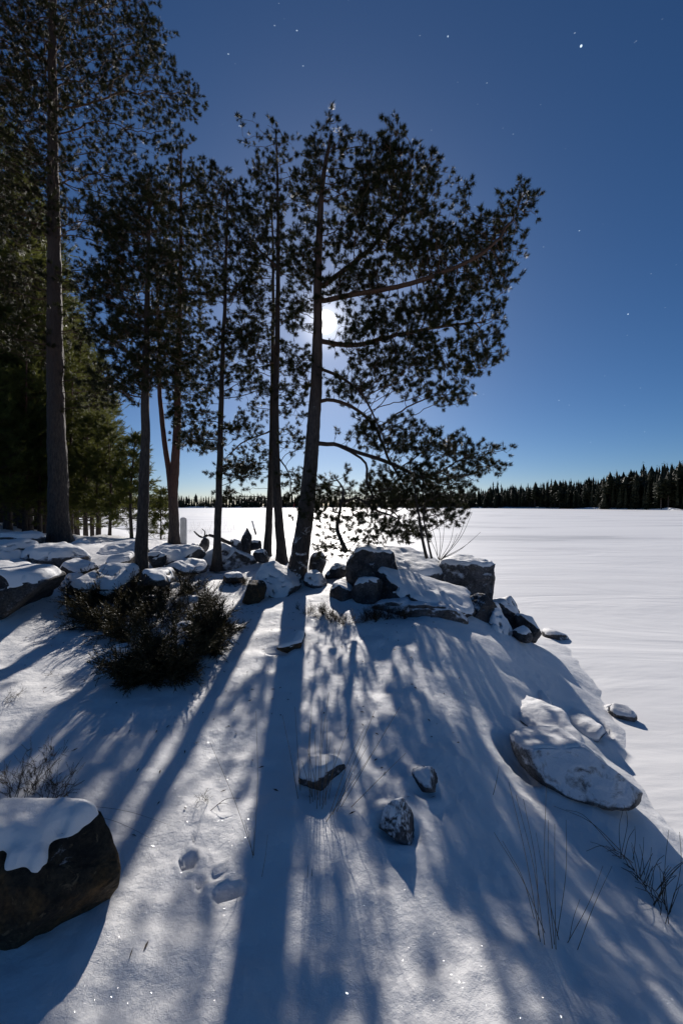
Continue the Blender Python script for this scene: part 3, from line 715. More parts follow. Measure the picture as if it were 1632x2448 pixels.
# crooked small pine on the rocks, hanging over the big boulder
pine('pine_tree', 'small crooked pine with drooping twigs growing against the big boulder',
     [(pts([(828,1320),(815,1290),(806,1260),(815,1210),(820,1170),(800,1140)], 7.3), .045, .012)],
     [(800,1170,55,28),(775,1240,35,35),(850,1215,50,35),(925,1245,55,28),(790,1310,35,25),(900,1190,50,25),(860,1285,50,14),(770,1190,25,25)],
     7.3, 60, 17, M_BARK, flare=.1, smax=1.0, limbs=[(pts([(815,1210),(850,1190,-.1),(900,1220,-.2),(950,1240,-.2)], 7.3), .014)])
pine('pine_tree', 'young two-stemmed pine on the boulder top beside bare shrub stems',
     [(pts([(1020,1335),(1008,1280),(1000,1230),(990,1170),(985,1130)], 7.6), .032, .01), (pts([(1032,1335),(1022,1290),(1012,1240),(1015,1190)], 7.6), .022, .008)],
     [(1040,1190,55,35),(1060,1235,38,30),(985,1180,45,30),(1000,1140,40,20)], 7.6, 60, 18, M_BARK, flare=.1, smax=1.0)

# young pines of the wood on the left, whorled branches with dense needles
def young_pine(seed, h, w, k=34):
    rng = np.random.default_rng(seed); wood, sp_, sd_ = [], [], []
    path = smooth_path([(0, 0, -.3), (rng.normal(0, .05), rng.normal(0, .05), h*.4), (rng.normal(0, .1), rng.normal(0, .1), h)], 24)
    tr = tube(path, np.linspace(.011*h+.02, .012, 24), 8, True, .06, seed, .2)
    z = h*.12
    while z < h*.97:
        t = z/h; R = w*((1-t)**.75)*min(1, .45+2.2*t); c0 = path[min(23, int(23*(z+.3)/(h+.3)))]; nb = rng.integers(4, 7); a0 = rng.uniform(0, 6.28)
        for j in range(nb):
            a = a0+6.283*j/nb+rng.normal(0, .25); L = R*rng.uniform(.6, 1.15)+.1; rise = L*(.15+.5*t)+rng.normal(0, .06)
            e = c0+np.array([math.cos(a)*L, math.sin(a)*L, rise]); m_ = c0+np.array([math.cos(a)*L*.55, math.sin(a)*L*.55, rise*.25])
            pth = smooth_path([c0, m_, e], 7); wood.append(tube(pth, np.linspace(.006+.008*L, .004, 7), 4))
            live = t > .2
            nn = int(5+L*8) if live else int(2*L)
            for q in range(nn):
                f = rng.uniform(.3, 1)**.7; p0 = pth[min(6, int(f*6))]
                side = np.array([-math.sin(a), math.cos(a), 0])*rng.normal(0, .26)*L*(1.2-f)
                pos = p0+side+rng.normal(0, .04, 3); dv = np.array([math.cos(a), math.sin(a), .6])+side*1.6/max(L, .2)+rng.normal(0, .3, 3)
                if q % 3 == 0: wood.append((np.array([p0, p0+[0, 0, .006], pos]), np.array([[0, 1, 2]])))
                for _ in range(3): sp_.append(pos); sd_.append(dv+rng.normal(0, .55, 3))
            sp_.append(e); sd_.append(np.array([math.cos(a), math.sin(a), 1.0]))
        z += rng.uniform(.22, .34)*(h/5)**.4
    for _ in range(4): sp_.append(path[-1]-[0, 0, rng.uniform(0, .2)]); sd_.append(rng.normal(0, .3, 3)+[0, 0, 1])
    nv = place_shoots(np.array(sp_), np.array(sd_), rng, SHOOTS_Y, 1.0, 1.5)
    wv, wt = join(wood)
    return (mesh_np('young_trunk', tr[0], tris(tr[1]), True), mesh_np('young_branch', wv, wt), mesh_np('young_crown', nv[0], nv[1]))
YP = [young_pine(40, 5.2, 1.5), young_pine(41, 6.5, 1.5), young_pine(42, 7.5, 2.0), young_pine(43, 2.9, .75)]
def put_young(k, px, d, s, label, group=None, z=None, rz=None):
    x = (px-CX)/F*d; z = gz(x, d) if z is None else z
    t = thing('pine_tree', label, 'tree', (x, d, z), group); t.scale = (s, s, s); t.rotation_euler = (0, 0, r_.uniform(0, 6.28) if rz is None else rz)
    a, b, c = YP[k]
    obj('trunk', a, M_BARKO, t); obj('branch', b, M_TWIG, t); obj('crown', c, M_NEEDLEG, t)
    return t
g_ = 'young pines at the wood edge'
LY = 'bushy young pine at the edge of the wood, lake showing behind its thin trunk'
for (k, px, d, s) in [(1,172,15.5,1.0),(0,208,15,.95),(0,238,14.5,.9),(0,262,14,.78)]: put_young(k, px, d, s, LY, g_)
put_young(3, 316, 13.5, 1.25, 'thin sapling pine with open top, standing alone beside the bushy young pines')
put_young(3, 385, 15.0, .75, 'low young pine showing between the dark straight pine and the forked pine')
LW = 'pine of the dense dark wood behind the very tall pine'
wood = [(2,130,19,1.5),(2,70,17,1.6),(1,20,15,1.6),(2,-40,18,1.8),(2,175,23,1.7),(2,100,25,1.9),(2,30,24,2.0),(2,222,21,1.15),(1,60,13.8,1.0),(2,-90,14,1.5),(2,-20,30,2.3),(2,80,34,2.3),(2,140,32,2.0),(1,-10,12.8,.95),(2,185,18,1.25),
        (2,110,15.5,1.2),(2,45,19.5,1.9),(2,0,21,2.1),(2,150,27,1.9),(2,205,26,1.5),(0,95,14.2,.9),(0,20,13.2,.8),(2,65,28,2.2),(2,-60,24,2.2),(1,170,20,1.6),(2,90,20,1.75),(2,-25,15.5,2.25),(2,55,19,2.35),(2,120,22,2.2),(2,235,24,1.6)]
for (k, px, d, s) in wood:
    put_young(k, px, d, s, LW, 'pines of the dense wood')

# ------------------------------------------------------------------ rocks with snow caps
def ico(sub):
    bm = bmesh.new(); bmesh.ops.create_icosphere(bm, subdivisions=sub, radius=1); bm.verts.ensure_lookup_table()
    v = np.array([w.co[:] for w in bm.verts]); f = np.array([[w.index for w in q.verts] for q in bm.faces]); bm.free(); return v, f
ICO = {s: ico(s) for s in (3, 4, 5)}
def rock_verts(size, seed, cuts=9, rough=.06, sub=4, planes=(), ridge=1.0):
    rng = np.random.default_rng(seed); v, f = ICO[sub]; v = v.copy()
    v = np.sign(v)*np.abs(v)**.8           # a little boxy
    for i in range(cuts):
        n = rng.normal(size=3); n /= np.linalg.norm(n); h = rng.uniform(.48, .8)
        dd = v @ n-h; m = dd > 0; v[m] -= np.outer(dd[m]*.97, n)
    for (n, h) in planes:
        n = np.array(n, float); n /= np.linalg.norm(n); dd = v @ n-h; m = dd > 0; v[m] -= np.outer(dd[m]*.95, n)
    v = v*np.asarray(size)
    nn = v/np.linalg.norm(v, axis=1, keepdims=True); s = np.mean(size)
    rid = 1-np.abs(noise3(v/s*3.1+seed*1.7, seed+9))*4
    v = v+nn*(rough*s*fbm(v/s*1.6+seed, 3, seed) + .028*s*fbm(v/s*6+seed, 3, seed+5) - .05*ridge*s*np.clip(rid, 0, 1)**2)[:, None]
    return v, f
def rock(name, label, px0, px1, ytop, ybase, d, depth=None, seed=1, cuts=9, cap=.06, mat=None, rot=0, tilt=(0, 0), planes=(), sub=4, sink=.12, rough=.06, slope=.55, ridge=1.0, group=None, cat='rock', cell=None, zbase=None):
    mat = mat or M_ROCK
    if sub == 4 and (px1-px0)*(ybase-ytop) > 7000: sub = 5
    if zbase is None and ybase > 1400:       # its foot shows on the snow: the ground gives the distance
        g = ground_hit((max(px0, 0)+px1)/2, ybase-6); depth = depth*1.25; d = g[1]+depth*.3; zbase = g[2]
    w = (px1-px0)*d/F; dep = depth if depth else w*.8
    top = HC-(ytop-YH)/F*d; bot = HC-(ybase-YH)/F*(d-dep*.35) if zbase is None else zbase
    h = max(.05, top-bot); cx = ((px0+px1)/2-CX)/F*d
    half = np.array([w/2, dep/2, h/2*(1+sink)])*1.16
    v, f = rock_verts(half, seed, cuts, rough, sub, planes, ridge)
    M = np.array(Matrix.Rotation(rot, 3, 'Z') @ Matrix.Rotation(tilt[0], 3, 'X') @ Matrix.Rotation(tilt[1], 3, 'Y')); v = v @ M.T
    # fit width and top exactly
    v[:, 0] = (v[:, 0]-(v[:, 0].max()+v[:, 0].min())/2)*w/(v[:, 0].max()-v[:, 0].min())
    v[:, 2] += (top-cap*.6)-v[:, 2].max()
    v[:, 2] = np.where(v[:, 2] < bot, np.maximum(v[:, 2], bot-.25-.3*h), v[:, 2])
    root = thing(name, label, cat, (cx, d, bot), group); v2 = v-np.array([0, 0, bot])
    obj('stone', mesh_np('stone', v2, f, True), mat, root)
    if cap > 0: snow_cap(root, v2, f, cap, slope, cell)
    return root
def blur(a, n):
    for _ in range(n):
        b = np.pad(a, 1, mode='edge'); a = (b[:-2, 1:-1]+b[2:, 1:-1]+b[1:-1, :-2]+b[1:-1, 2:]+2*b[1:-1, 1:-1])/6
    return a
def snow_cap(root, v, f, t, slope=.55, cell=None, seed=0):
    bvh = BVHTree.FromPolygons([tuple(q) for q in v], [tuple(int(i) for i in q) for q in f])
    x0, y0 = v[:, 0].min(), v[:, 1].min(); x1, y1 = v[:, 0].max(), v[:, 1].max()
    cell = cell or max(.012, max(x1-x0, y1-y0)/(58 if max(x1-x0, y1-y0) > .9 else 40)); xs = np.arange(x0-2*cell, x1+3*cell, cell); ys = np.arange(y0-2*cell, y1+3*cell, cell)
    Zt = np.full((len(ys), len(xs)), np.nan); Nz = np.zeros_like(Zt); zt = v[:, 2].max()+1
    for j, y in enumerate(ys):
        for i, x in enumerate(xs):
            h = bvh.ray_cast(Vector((x, y, zt)), Vector((0, 0, -1)))
            if h[0] is not None: Zt[j, i] = h[0].z; Nz[j, i] = h[1].z
    ok = ~np.isnan(Zt)
    XX, YY = np.meshgrid(xs, ys)
    nz = noise3(np.stack([XX*6, YY*6, 0*XX+len(f)], -1), 3)+.6*noise3(np.stack([XX*17, YY*17, 0*XX], -1), 5)
    m = blur((ok & (Nz+.13*nz > slope)).astype(float), 3)
    Zf = np.where(ok, Zt, np.nanmin(Zt) if ok.any() else 0)
    th = np.clip((m-.35)/.5, 0, 1); th = th*th*(3-2*th)
    zz = Zf+t*th*(1+.25*nz); zs = blur(zz, 3); zz = np.where(th > .2, np.maximum(zs, Zf+.15*t*th), zz)
    keep = (m > .3) & ok
    J, I = len(ys), len(xs); id_ = np.arange(J*I).reshape(J, I)
    q = np.stack([id_[:-1, :-1], id_[:-1, 1:], id_[1:, 1:], id_[1:, :-1]], -1).reshape(-1, 4)
    zq = Zf.ravel()[q]; q = q[keep.ravel()[q].all(1) & (zq.max(1)-zq.min(1) < 2.0*cell)]
    if len(q) < 4: return
    lab = np.arange(J*I)
    while True:
        mn = lab[q].min(1); l2 = lab.copy(); np.minimum.at(l2, q.ravel(), np.repeat(mn, 4))
        if (l2 == lab).all(): break
        lab = l2
    cs, cc = np.unique(lab[q[:, 0]], return_counts=True); q = q[np.isin(lab[q[:, 0]], cs[cc > .12*cc.max()])]
    u, inv_ = np.unique(q, return_inverse=True); q = inv_.reshape(q.shape); W = np.stack([XX.ravel(), YY.ravel(), zz.ravel()], -1)[u]
    e = np.concatenate([q[:, [0, 1]], q[:, [1, 2]], q[:, [2, 3]], q[:, [3, 0]]]); key = np.sort(e, 1)
    _, ix, cn = np.unique(key[:, 0]*10**7+key[:, 1], return_index=True, return_counts=True); be = e[ix[cn == 1]]
    S = np.zeros_like(W); k_ = np.zeros(len(W)); bv_ = np.unique(be)
    for _ in range(10):
        S[:] = 0; k_[:] = 0
        np.add.at(S, be[:, 0], W[be[:, 1]]); np.add.at(S, be[:, 1], W[be[:, 0]]); np.add.at(k_, be[:, 0], 1); np.add.at(k_, be[:, 1], 1)
        W[bv_] = .5*W[bv_]+.5*S[bv_]/k_[bv_][:, None]
    cen = W.mean(0); lip = W[bv_].copy(); out = lip-cen; out[:, 2] = 0; out /= np.linalg.norm(out, axis=1, keepdims=True)+1e-9
    new = np.full(len(W), -1); new[bv_] = len(W)+np.arange(len(bv_))
    tj = (t*(.65+.6*noise3(lip*9, 8)))[:, None]; lip1 = lip+out*tj*.12-[0, 0, 1]*tj*.35; lip2 = lip-out*tj*.25-[0, 0, 1]*(tj*.95+.01); nb = len(bv_)
    A0, B0 = be[:, 0], be[:, 1]; q = np.vstack([q, np.stack([B0, A0, new[A0], new[B0]], -1), np.stack([new[B0], new[A0], new[A0]+nb, new[B0]+nb], -1)])
    obj('snow_cap', mesh_np('snow_cap', np.vstack([W, lip1, lip2]), q, True), M_CAP, root)

UPF = ((0, -1, .25), .75)
rock('boulder', 'large brown boulder with thick snow cap, heather growing behind it', -300, 268, 1962, 2400, 1.98, .50, 3, 5, .06, M_ROCKB, rot=-.08, zbase=.60, sub=5, planes=[((1, -.3, .75), .64), ((1, -.5, -.5), .66), ((0, .05, 1), .62), ((.1, -1, .05), .62), ((.5, -1, -.3), .66)], rough=.035, cell=.012, slope=.80, ridge=.3)
rock('boulder', 'big dark grey boulder with smooth face and thin snow on top, left of the juniper', -190, 158, 1352, 1520, 5.2, 1.6, 5, 7, .06, M_ROCK, sub=5, planes=[((.2, -1, .15), .6), ((0, 0, 1), .75)])
rock('boulder', 'dark boulder with snow hood under the dark straight pine', 188, 330, 1350, 1440, 6.6, .9, 6, 8, .07, M_ROCK)
rock('boulder', 'small snowy stone wedged beside the big dark grey boulder', 145, 200, 1372, 1425, 6.0, .4, 7, 7, .05, M_ROCKF)
rock('boulder', 'low rounded boulder almost buried in snow before the very tall pine', 78, 218, 1300, 1352, 8.3, 1.1, 8, 6, .09, M_ROCKF, slope=.3)
rock('boulder', 'snow-blanketed boulder with dark flank at the edge of the dense wood', -60, 75, 1292, 1345, 8.0, 1.1, 9, 7, .08, M_ROCK, slope=.35)
rock('boulder', 'flat snowy hummock stone under the dark wood', -10, 90, 1272, 1300, 10.0, 1.0, 10, 6, .08, M_ROCKF, slope=.3)
rock('boulder', 'low snow-domed stone at the foot of the forked pine', 360, 480, 1302, 1345, 9.2, 1.0, 11, 6, .09, M_ROCKF, slope=.3)
rock('boulder', 'sloping snowy slab stone between the dark straight pine and the very tall pine', 250, 345, 1296, 1345, 9.3, 1.0, 34, 6, .08, M_ROCK, slope=.35)
rock('boulder', 'small dark stone peeping out right of the dark straight pine trunk', 352, 400, 1318, 1348, 8.4, .4, 12, 8, .035, M_ROCK)
rock('boulder', 'wide low boulder with snow-dusted face behind the slim straight pine', 480, 615, 1298, 1368, 9.9, 1.0, 13, 8, .05, M_ROCKF, planes=[((.1, -1, .5), .5)])
rock('boulder', 'upright pointed stone like a small fin near the leaning stake', 573, 602, 1262, 1330, 10.4, .35, 14, 7, .0, M_ROCK, planes=[((-1, 0, .55), .45), ((1, 0, .25), .7)])
rock('boulder', 'snowy stone lying against the pointed fin stone', 538, 590, 1288, 1325, 10.3, .5, 15, 7, .05, M_ROCKF)
rock('boulder', 'small dark round stone right of the pointed fin stone', 598, 625, 1290, 1318, 10.5, .3, 16, 8, .02, M_ROCK)
rock('boulder', 'dark stone at the foot of the rear pine of the close pair', 605, 645, 1312, 1345, 9.8, .35, 17, 8, .02, M_ROCK)
rock('boulder', 'small dark block at the end of the dead branch', 476, 500, 1283, 1318, 10.2, .35, 35, 9, .02, M_ROCK)
rock('boulder', 'snow-faced boulder below the feet of the close pair and the leaning pine', 606, 720, 1345, 1428, 7.6, .7, 18, 7, .05, M_ROCKF, planes=[((-.1, -1, .7), .5)], tilt=(0, .25))
rock('boulder', 'little brown stone under the snow-faced boulder', 578, 636, 1388, 1450, 6.6, .4, 19, 9, .0, M_ROCKB)
rock('boulder', 'rounded upright grey stone right of the leaning pine trunk', 738, 780, 1318, 1382, 8.6, .4, 20, 5, .015, M_ROCKF, rough=.03)
rock('boulder', 'low wedge stone between the upright grey stone and the big boulder', 776, 832, 1344, 1384, 8.3, .45, 21, 8, .02, M_ROCK)
rock('boulder', 'small snowy stone at the root of the leaning pine', 724, 782, 1366, 1412, 7.5, .4, 22, 7, .04, M_ROCKF)
rock('boulder', 'dark rock with patchy snow at the foot of the dark straight pine, behind the juniper', 330, 420, 1362, 1398, 7.0, .8, 51, 10, .05, M_ROCK, slope=.5)
rock('boulder', 'low dark crevice stone between the big grey boulder and the buried rounded boulder', 150, 235, 1338, 1375, 7.4, .7, 52, 9, .06, M_ROCK, slope=.5)
rock('boulder', 'snow-hooded stone beside the dark boulder under the dark straight pine', 262, 322, 1322, 1362, 8.0, .6, 53, 8, .06, M_ROCK, slope=.45)
rock('boulder', 'long snow-covered hump with dark lower edge below the forked pine', 395, 492, 1338, 1375, 8.6, .8, 54, 8, .07, M_ROCK, slope=.4)
rock('boulder', 'small snowy knob at the foot of the very tall pine', 160, 215, 1290, 1312, 10.2, .6, 55, 7, .06, M_ROCK, slope=.4)
rock('boulder', 'flat half-buried stone between slim straight pine and snow-faced boulder', 530, 590, 1366, 1392, 8.4, .5, 56, 9, .04, M_ROCK, slope=.5)
rock('boulder', 'snow-covered stone beyond the white post', 455, 485, 1298, 1322, 10.6, .45, 57, 8, .05, M_ROCK, slope=.45)
rock('boulder', 'broken dark stone left of the big dark steep-faced boulder', 786, 846, 1388, 1415, 7.0, .5, 58, 10, .02, M_ROCK, zbase=1.0)
# the outcrop
rock('boulder', 'long low frosted ledge under the tilted slab of the outcrop', 872, 1112, 1428, 1500, 6.35, .9, 46, 8, .0, M_ROCKF, sub=5, zbase=.85, planes=[((.1, -1, .1), .6)])
rock('boulder', 'dark broken rock between the steep-faced boulder and the tilted slab', 838, 930, 1372, 1450, 6.9, .8, 47, 10, .02, M_ROCK, zbase=.95)
rock('boulder', 'big dark steep-faced boulder at the near end of the outcrop', 825, 945, 1300, 1398, 7.4, 1.2, 23, 7, .04, M_ROCK, sub=5, zbase=.95, planes=[((-.1, -1, .05), .55), ((-1, -.1, 0), .7), ((.1, 0, 1), .7)])
rock('boulder', 'broad snow-covered slab forming the back of the outcrop', 880, 1062, 1312, 1400, 8.4, 1.6, 24, 7, .07, M_ROCKF, sub=5, zbase=.9, planes=[((.25, -.3, 1), .45)])
rock('boulder', 'long tilted slab with snow-covered top face in front of the outcrop', 884, 1150, 1360, 1520, 6.85, 1.7, 25, 7, .05, M_ROCK, sub=5, zbase=.92, planes=[((.05, -.5, 1), .34), ((.1, -1, -.1), .6), ((-.9, -.6, .1), .7)], tilt=(0, .26))
rock('boulder', 'snow-topped square block at the lake end of the outcrop', 1040, 1186, 1335, 1400, 8.3, 1.2, 26, 5, .06, M_ROCKF, sub=5, zbase=.55, planes=[((0, 0, 1), .62), ((.1, -1, .2), .6), ((1, -.2, .25), .68)])
rock('boulder', 'dark cracked rock below the snow-topped square block', 1094, 1190, 1418, 1530, 6.8, .8, 27, 9, .0, M_ROCK, zbase=.5, planes=[((.5, -1, .3), .5)])
rock('boulder', 'dark smooth boulder beside the lake end of the outcrop', 1168, 1238, 1426, 1505, 7.9, .7, 28, 6, .015, M_ROCK, zbase=.2)
rock('boulder', 'snowy slanting stone below the cracked rock', 1150, 1236, 1444, 1540, 6.6, .7, 36, 7, .05, M_ROCKF, zbase=.4, planes=[((.5, -.6, .8), .35)])
rock('boulder', 'pointed stone with snowy side where outcrop meets the ice', 1232, 1296, 1466, 1540, 6.9, .45, 29, 7, .03, M_ROCK, planes=[((1, -.2, .6), .45)])
rock('boulder', 'small dark stone between the smooth boulder and the pointed stone', 1222, 1265, 1495, 1540, 6.5, .35, 37, 8, .02, M_ROCK)
rock('boulder', 'flat stone lying alone on the ice beyond the outcrop', 1298, 1350, 1504, 1526, HC*F/(1522-YH), .5, 30, 7, .02, M_ROCKF, zbase=-.05)
rock('boulder', 'large oval snow-dusted boulder at the edge of the lake', 1234, 1496, 1752, 1892, 3.2, .58, 31, 2, .03, M_FROST, sub=5, tilt=(0, .2), rot=-.1, planes=[((-.1, -1, .3), .7)], rough=.03, slope=.78, ridge=.25)
rock('boulder', 'low snow-covered stone behind the large oval boulder', 1232, 1362, 1704, 1770, 4.1, .7, 32, 6, .06, M_ROCKF, slope=.35)
rock('boulder', 'dark-sided snowy stone by the hollow near the ice', 1345, 1432, 1718, 1760, 4.2, .5, 38, 6, .05, M_ROCKF, slope=.35)
rock('boulder', 'tip of a small stone poking through snow on the slope', 1276, 1314, 1662, 1690, 4.7, .3, 33, 7, .02, M_ROCKF)
rock('boulder', 'small flat stone breaking the snow at the ice edge', 1448, 1503, 1682, 1712, HC*F/(1706-YH), .4, 39, 7, .015, M_ROCKF, zbase=-.03)
rock('stone', 'half-buried stone with rolled snow cap at the grass stems', 716, 826, 1818, 1890, 2.22, .16, 41, 7, .03, M_ROCKF, slope=.35, rot=.25)
rock('stone', 'small stone with dark side, higher of two stones on the slope', 985, 1050, 1835, 1900, 2.25, .15, 42, 8, .012, M_ROCKF, slope=.6, planes=[((1, -.4, .3), .4)])
rock('stone', 'jagged dark-ridged stone, lower of two stones on the slope', 905, 998, 1915, 2020, 1.92, .16, 43, 8, .015, M_ROCKF, slope=.6, planes=[((1, -.3, .4), .4), ((-.6, -.6, .6), .45)])
rock('stone', 'small dark stone sticking from snow in the shadow of the leaning pine', 664, 730, 1512, 1560, 4.3, .25, 44, 8, .03, M_ROCKB, planes=[((-.6, -.3, .8), .4)])

# ------------------------------------------------------------------ shrubs, heather, grass
def sprig_template(seed, L=.11, k=30, nl=.012, w=.0035):
    return shoot_template(seed, L, k, nl, w, 60, 30)
SPR = [sprig_template(60+k) for k in range(4)]
JUN = [shoot_template(70+k, .12, 16, .028, .0070, 60, 30) for k in range(4)]
def shrub(name, label, cat, bases, n, length, spread, seed, mat, templ, up=1.0, lean=(0, 0), per=26, r0=.006, group=None, smin=.8, smax=1.3, stemmat=None):
    rng = np.random.default_rng(seed); bases = np.array(bases); root = thing(name, label, cat, bases.mean(0), group); o = bases.mean(0)
    wood, sp_, sd_ = [], [], []
    for i in range(n):
        b = bases[rng.integers(len(bases))]+rng.normal(0, .03, 3)*[1, 1, 0]; out = (b-o)*[1, 1, 0]
        dv = np.array([lean[0], lean[1], up])+rng.normal(0, spread, 3)*[1, 1, .25]+out*.7; dv /= np.linalg.norm(dv); L = length*rng.uniform(.5, 1.15)
        p = [b-[0, 0, .05]]; 
        for s in range(5):
            dv = dv+rng.normal(0, .13, 3)+[0, 0, .05]; dv /= np.linalg.norm(dv); p.append(p[-1]+dv*L/5)
        path = smooth_path(p, 9); wood.append(tube(path, np.linspace(r0, r0*.3, 9), 4))
        for q in range(per):
            f = rng.uniform(.25, 1)**.8; k = min(8, int(f*8)); tdir = path[min(8, k+1)]-path[max(0, k-1)]; tdir /= np.linalg.norm(tdir)+1e-9
            sp_.append(path[k]+rng.normal(0, .008, 3)); sd_.append(tdir*.9+rng.normal(0, .45, 3))
    wv, wt = join(wood); obj('stem', mesh_np('stem', wv-o, wt, True), stemmat or M_TWIG, root)
    v, f = place_shoots(np.array(sp_), np.array(sd_), rng, templ, smin, smax); obj('foliage', mesh_np('foliage', v-o, f), mat, root)
    return root
def gpts(lst): return [ground_hit(*q) for q in lst]
jb = gpts([(230,1480),(270,1500),(310,1530),(350,1560),(390,1575),(430,1570),(470,1540),(490,1520),(330,1600),(390,1600),(300,1470),(360,1490),(420,1500),(460,1490),(250,1450),(320,1440),(400,1440),(200,1450),(280,1425),(360,1420),(440,1430),(470,1460),(240,1425),(330,1465),(390,1470),(500,1525),(515,1505),(430,1600),(350,1622),(400,1618),(310,1610),(480,1560)])
shrub('juniper_bush', 'big dark juniper bush spreading low over the snow under the pines', 'bush', jb, 430, .5, .65, 1, M_JUNIPER, JUN, .8, (0, -.12), 20, .008, smin=1.15, smax=1.6)
shrub('heather_plant', 'dark heather growing among snowy stones left of the juniper', 'plant', gpts([(180,1395),(210,1392),(240,1400),(265,1395)]), 45, .22, .5, 21, M_HEATHER, SPR, .8, (0, 0), 14, .003, smin=.8, smax=1.2)
shrub('heather_plant', 'tuft of dark heather between the close pair of pines and the slim straight pine', 'plant', gpts([(545,1395),(560,1400),(580,1398)]), 25, .2, .5, 22, M_HEATHER, SPR, .8, (0, 0), 14, .003, smin=.8, smax=1.1)
hb = gpts([(35,1905),(60,1905),(90,1908),(120,1910),(140,1912)])
shrub('heather_plant', 'feathery dark heather behind the large brown boulder', 'plant', hb, 26, .36, .3, 2, M_HEATHER, SPR, .9, (.25, 0), 14, .0022, smin=.5, smax=.85)
shrub('heather_plant', 'dark brown heather patch below the outcrop', 'plant', gpts([(770,1478),(800,1485),(830,1490),(860,1490),(890,1482),(780,1468)]), 80, .21, .5, 3, M_HEATHER, SPR, .8, (0, 0), 16, .003, smin=.6, smax=.9)
shrub('heather_plant', 'reddish heather tuft against the near end of the outcrop', 'plant', gpts([(900,1472),(925,1478),(945,1478),(965,1480)]), 40, .22, .5, 4, M_HEATHER, SPR, .8, (0, 0), 16, .003, smin=.6, smax=.9)
shrub('heather_plant', 'thin heather sprigs in snow left of the brown heather patch', 'plant', gpts([(715,1462),(735,1470),(745,1462)]), 14, .18, .4, 5, M_HEATHER, SPR, .9, (0, 0), 12, .003, smin=.6, smax=.9)
shrub('heather_plant', 'dry brown heather on the rise before the forked pine', 'plant', gpts([(395,1335),(420,1340),(445,1345),(470,1350),(410,1350)]), 50, .2, .5, 6, M_HEATHER, SPR, .8, (0, 0), 14, .003, smin=.7, smax=1.0)
shrub('heather_plant', 'scrubby heather between juniper and slim straight pine', 'plant', gpts([(420,1385),(450,1390),(480,1400),(430,1370),(465,1375)]), 50, .22, .5, 7, M_HEATHER, SPR, .8, (0, 0), 14, .003, smin=.7, smax=1.0)
shrub('heather_plant', 'single heather sprig beside the curved twig in the snow', 'plant', gpts([(492,1918)]), 5, .135, .25, 8, M_HEATHER, SPR, 1.0, (0, 0), 9, .0018, smin=.3, smax=.5)
shrub('heather_plant', 'leaning heather sprig in snow above the large brown boulder', 'plant', gpts([(2,1668),(10,1672)]), 5, .26, .15, 9, M_HEATHER, SPR, .6, (.9, 0), 10, .002, smin=.4, smax=.6)
shrub('heather_plant', 'flattened heather bit lying on snow below the juniper', 'plant', gpts([(115,1606),(125,1608)]), 6, .18, .25, 10, M_HEATHER, SPR, .12, (.9, -.1), 8, .0025, smin=.4, smax=.7)

def stems(name, label, cat, lines, r, mat, group=None, seed=0, heads=()):
    """lines: [(base point, end point, bend)]"""
    rng = np.random.default_rng(seed); o = np.mean([l[0] for l in lines], 0); root = thing(name, label, cat, o, group)
    for (a, b, bend) in lines:
        a, b = np.array(a), np.array(b); L = np.linalg.norm(b-a); m_ = (a+b)/2+np.array([bend[0], bend[1], bend[2]])*L
        p = smooth_path([a-(b-a)*.04, m_, b], 12); V, Q = tube(p, np.linspace(r, r*.45, 12), 4)
        obj('blade', mesh_np('blade', V-o, tris(Q), True), mat, root)
    return root
def seg(px0, py0, px1, py1, dy=0.0):
    """a stem that stands on the snow at the first pixel and ends, dy metres nearer or farther, at the second"""
    a = ground_hit(px0, py0); return a, P(px1, py1, a[1]+dy)
rg = random.Random(4)
L_ = []
for (bx, by, tx, ty) in [(742,1925,742,1720),(748,1920,745,1690),(752,1915,752,1750),(757,1935,770,1690),(765,1930,786,1655),(770,1925,782,1720),(778,1925,790,1760),(760,1915,735,1790),(790,1945,870,1740),(795,1950,895,1700),(805,1940,880,1780),(815,1932,955,1690),(780,1965,890,1800),(840,1930,970,1800),(746,1910,722,1820),(785,1910,800,1790),(712,1910,675,1710),(718,1895,705,1690),(770,1935,840,1720)]:
    a, b = seg(bx, by, tx, ty, rg.uniform(-.1, .15)); L_.append((a, b, (rg.uniform(-.03, .03), 0, rg.uniform(0, .02))))
stems('grass_clump', 'fan of tall thin straw stems standing at the half-buried stone', 'grass', L_, .0021, M_STRAW)
L_ = []
for (bx, by, tx, ty) in [(1290,2255,1215,1870),(1300,2260,1232,1900),(1285,2240,1250,1910),(1320,2270,1305,1880),(1325,2262,1310,1960),(1328,2275,1325,1970),(1330,2240,1352,1960),(1300,2230,1180,1990),(1275,2200,1200,2010),(1355,2255,1440,2070),(1380,2270,1462,2070),(1360,2250,1385,2150),(1335,2250,1280,1990)]:
    a, b = seg(bx, by, tx, ty, rg.uniform(-.1, .12)); L_.append((a, b, (rg.uniform(-.05, .05), 0, rg.uniform(0, .03))))
stems('grass_clump', 'sparse clump of long straw stems on the slope below the large oval boulder', 'grass', L_, .0020, M_STRAW)
L_ = []
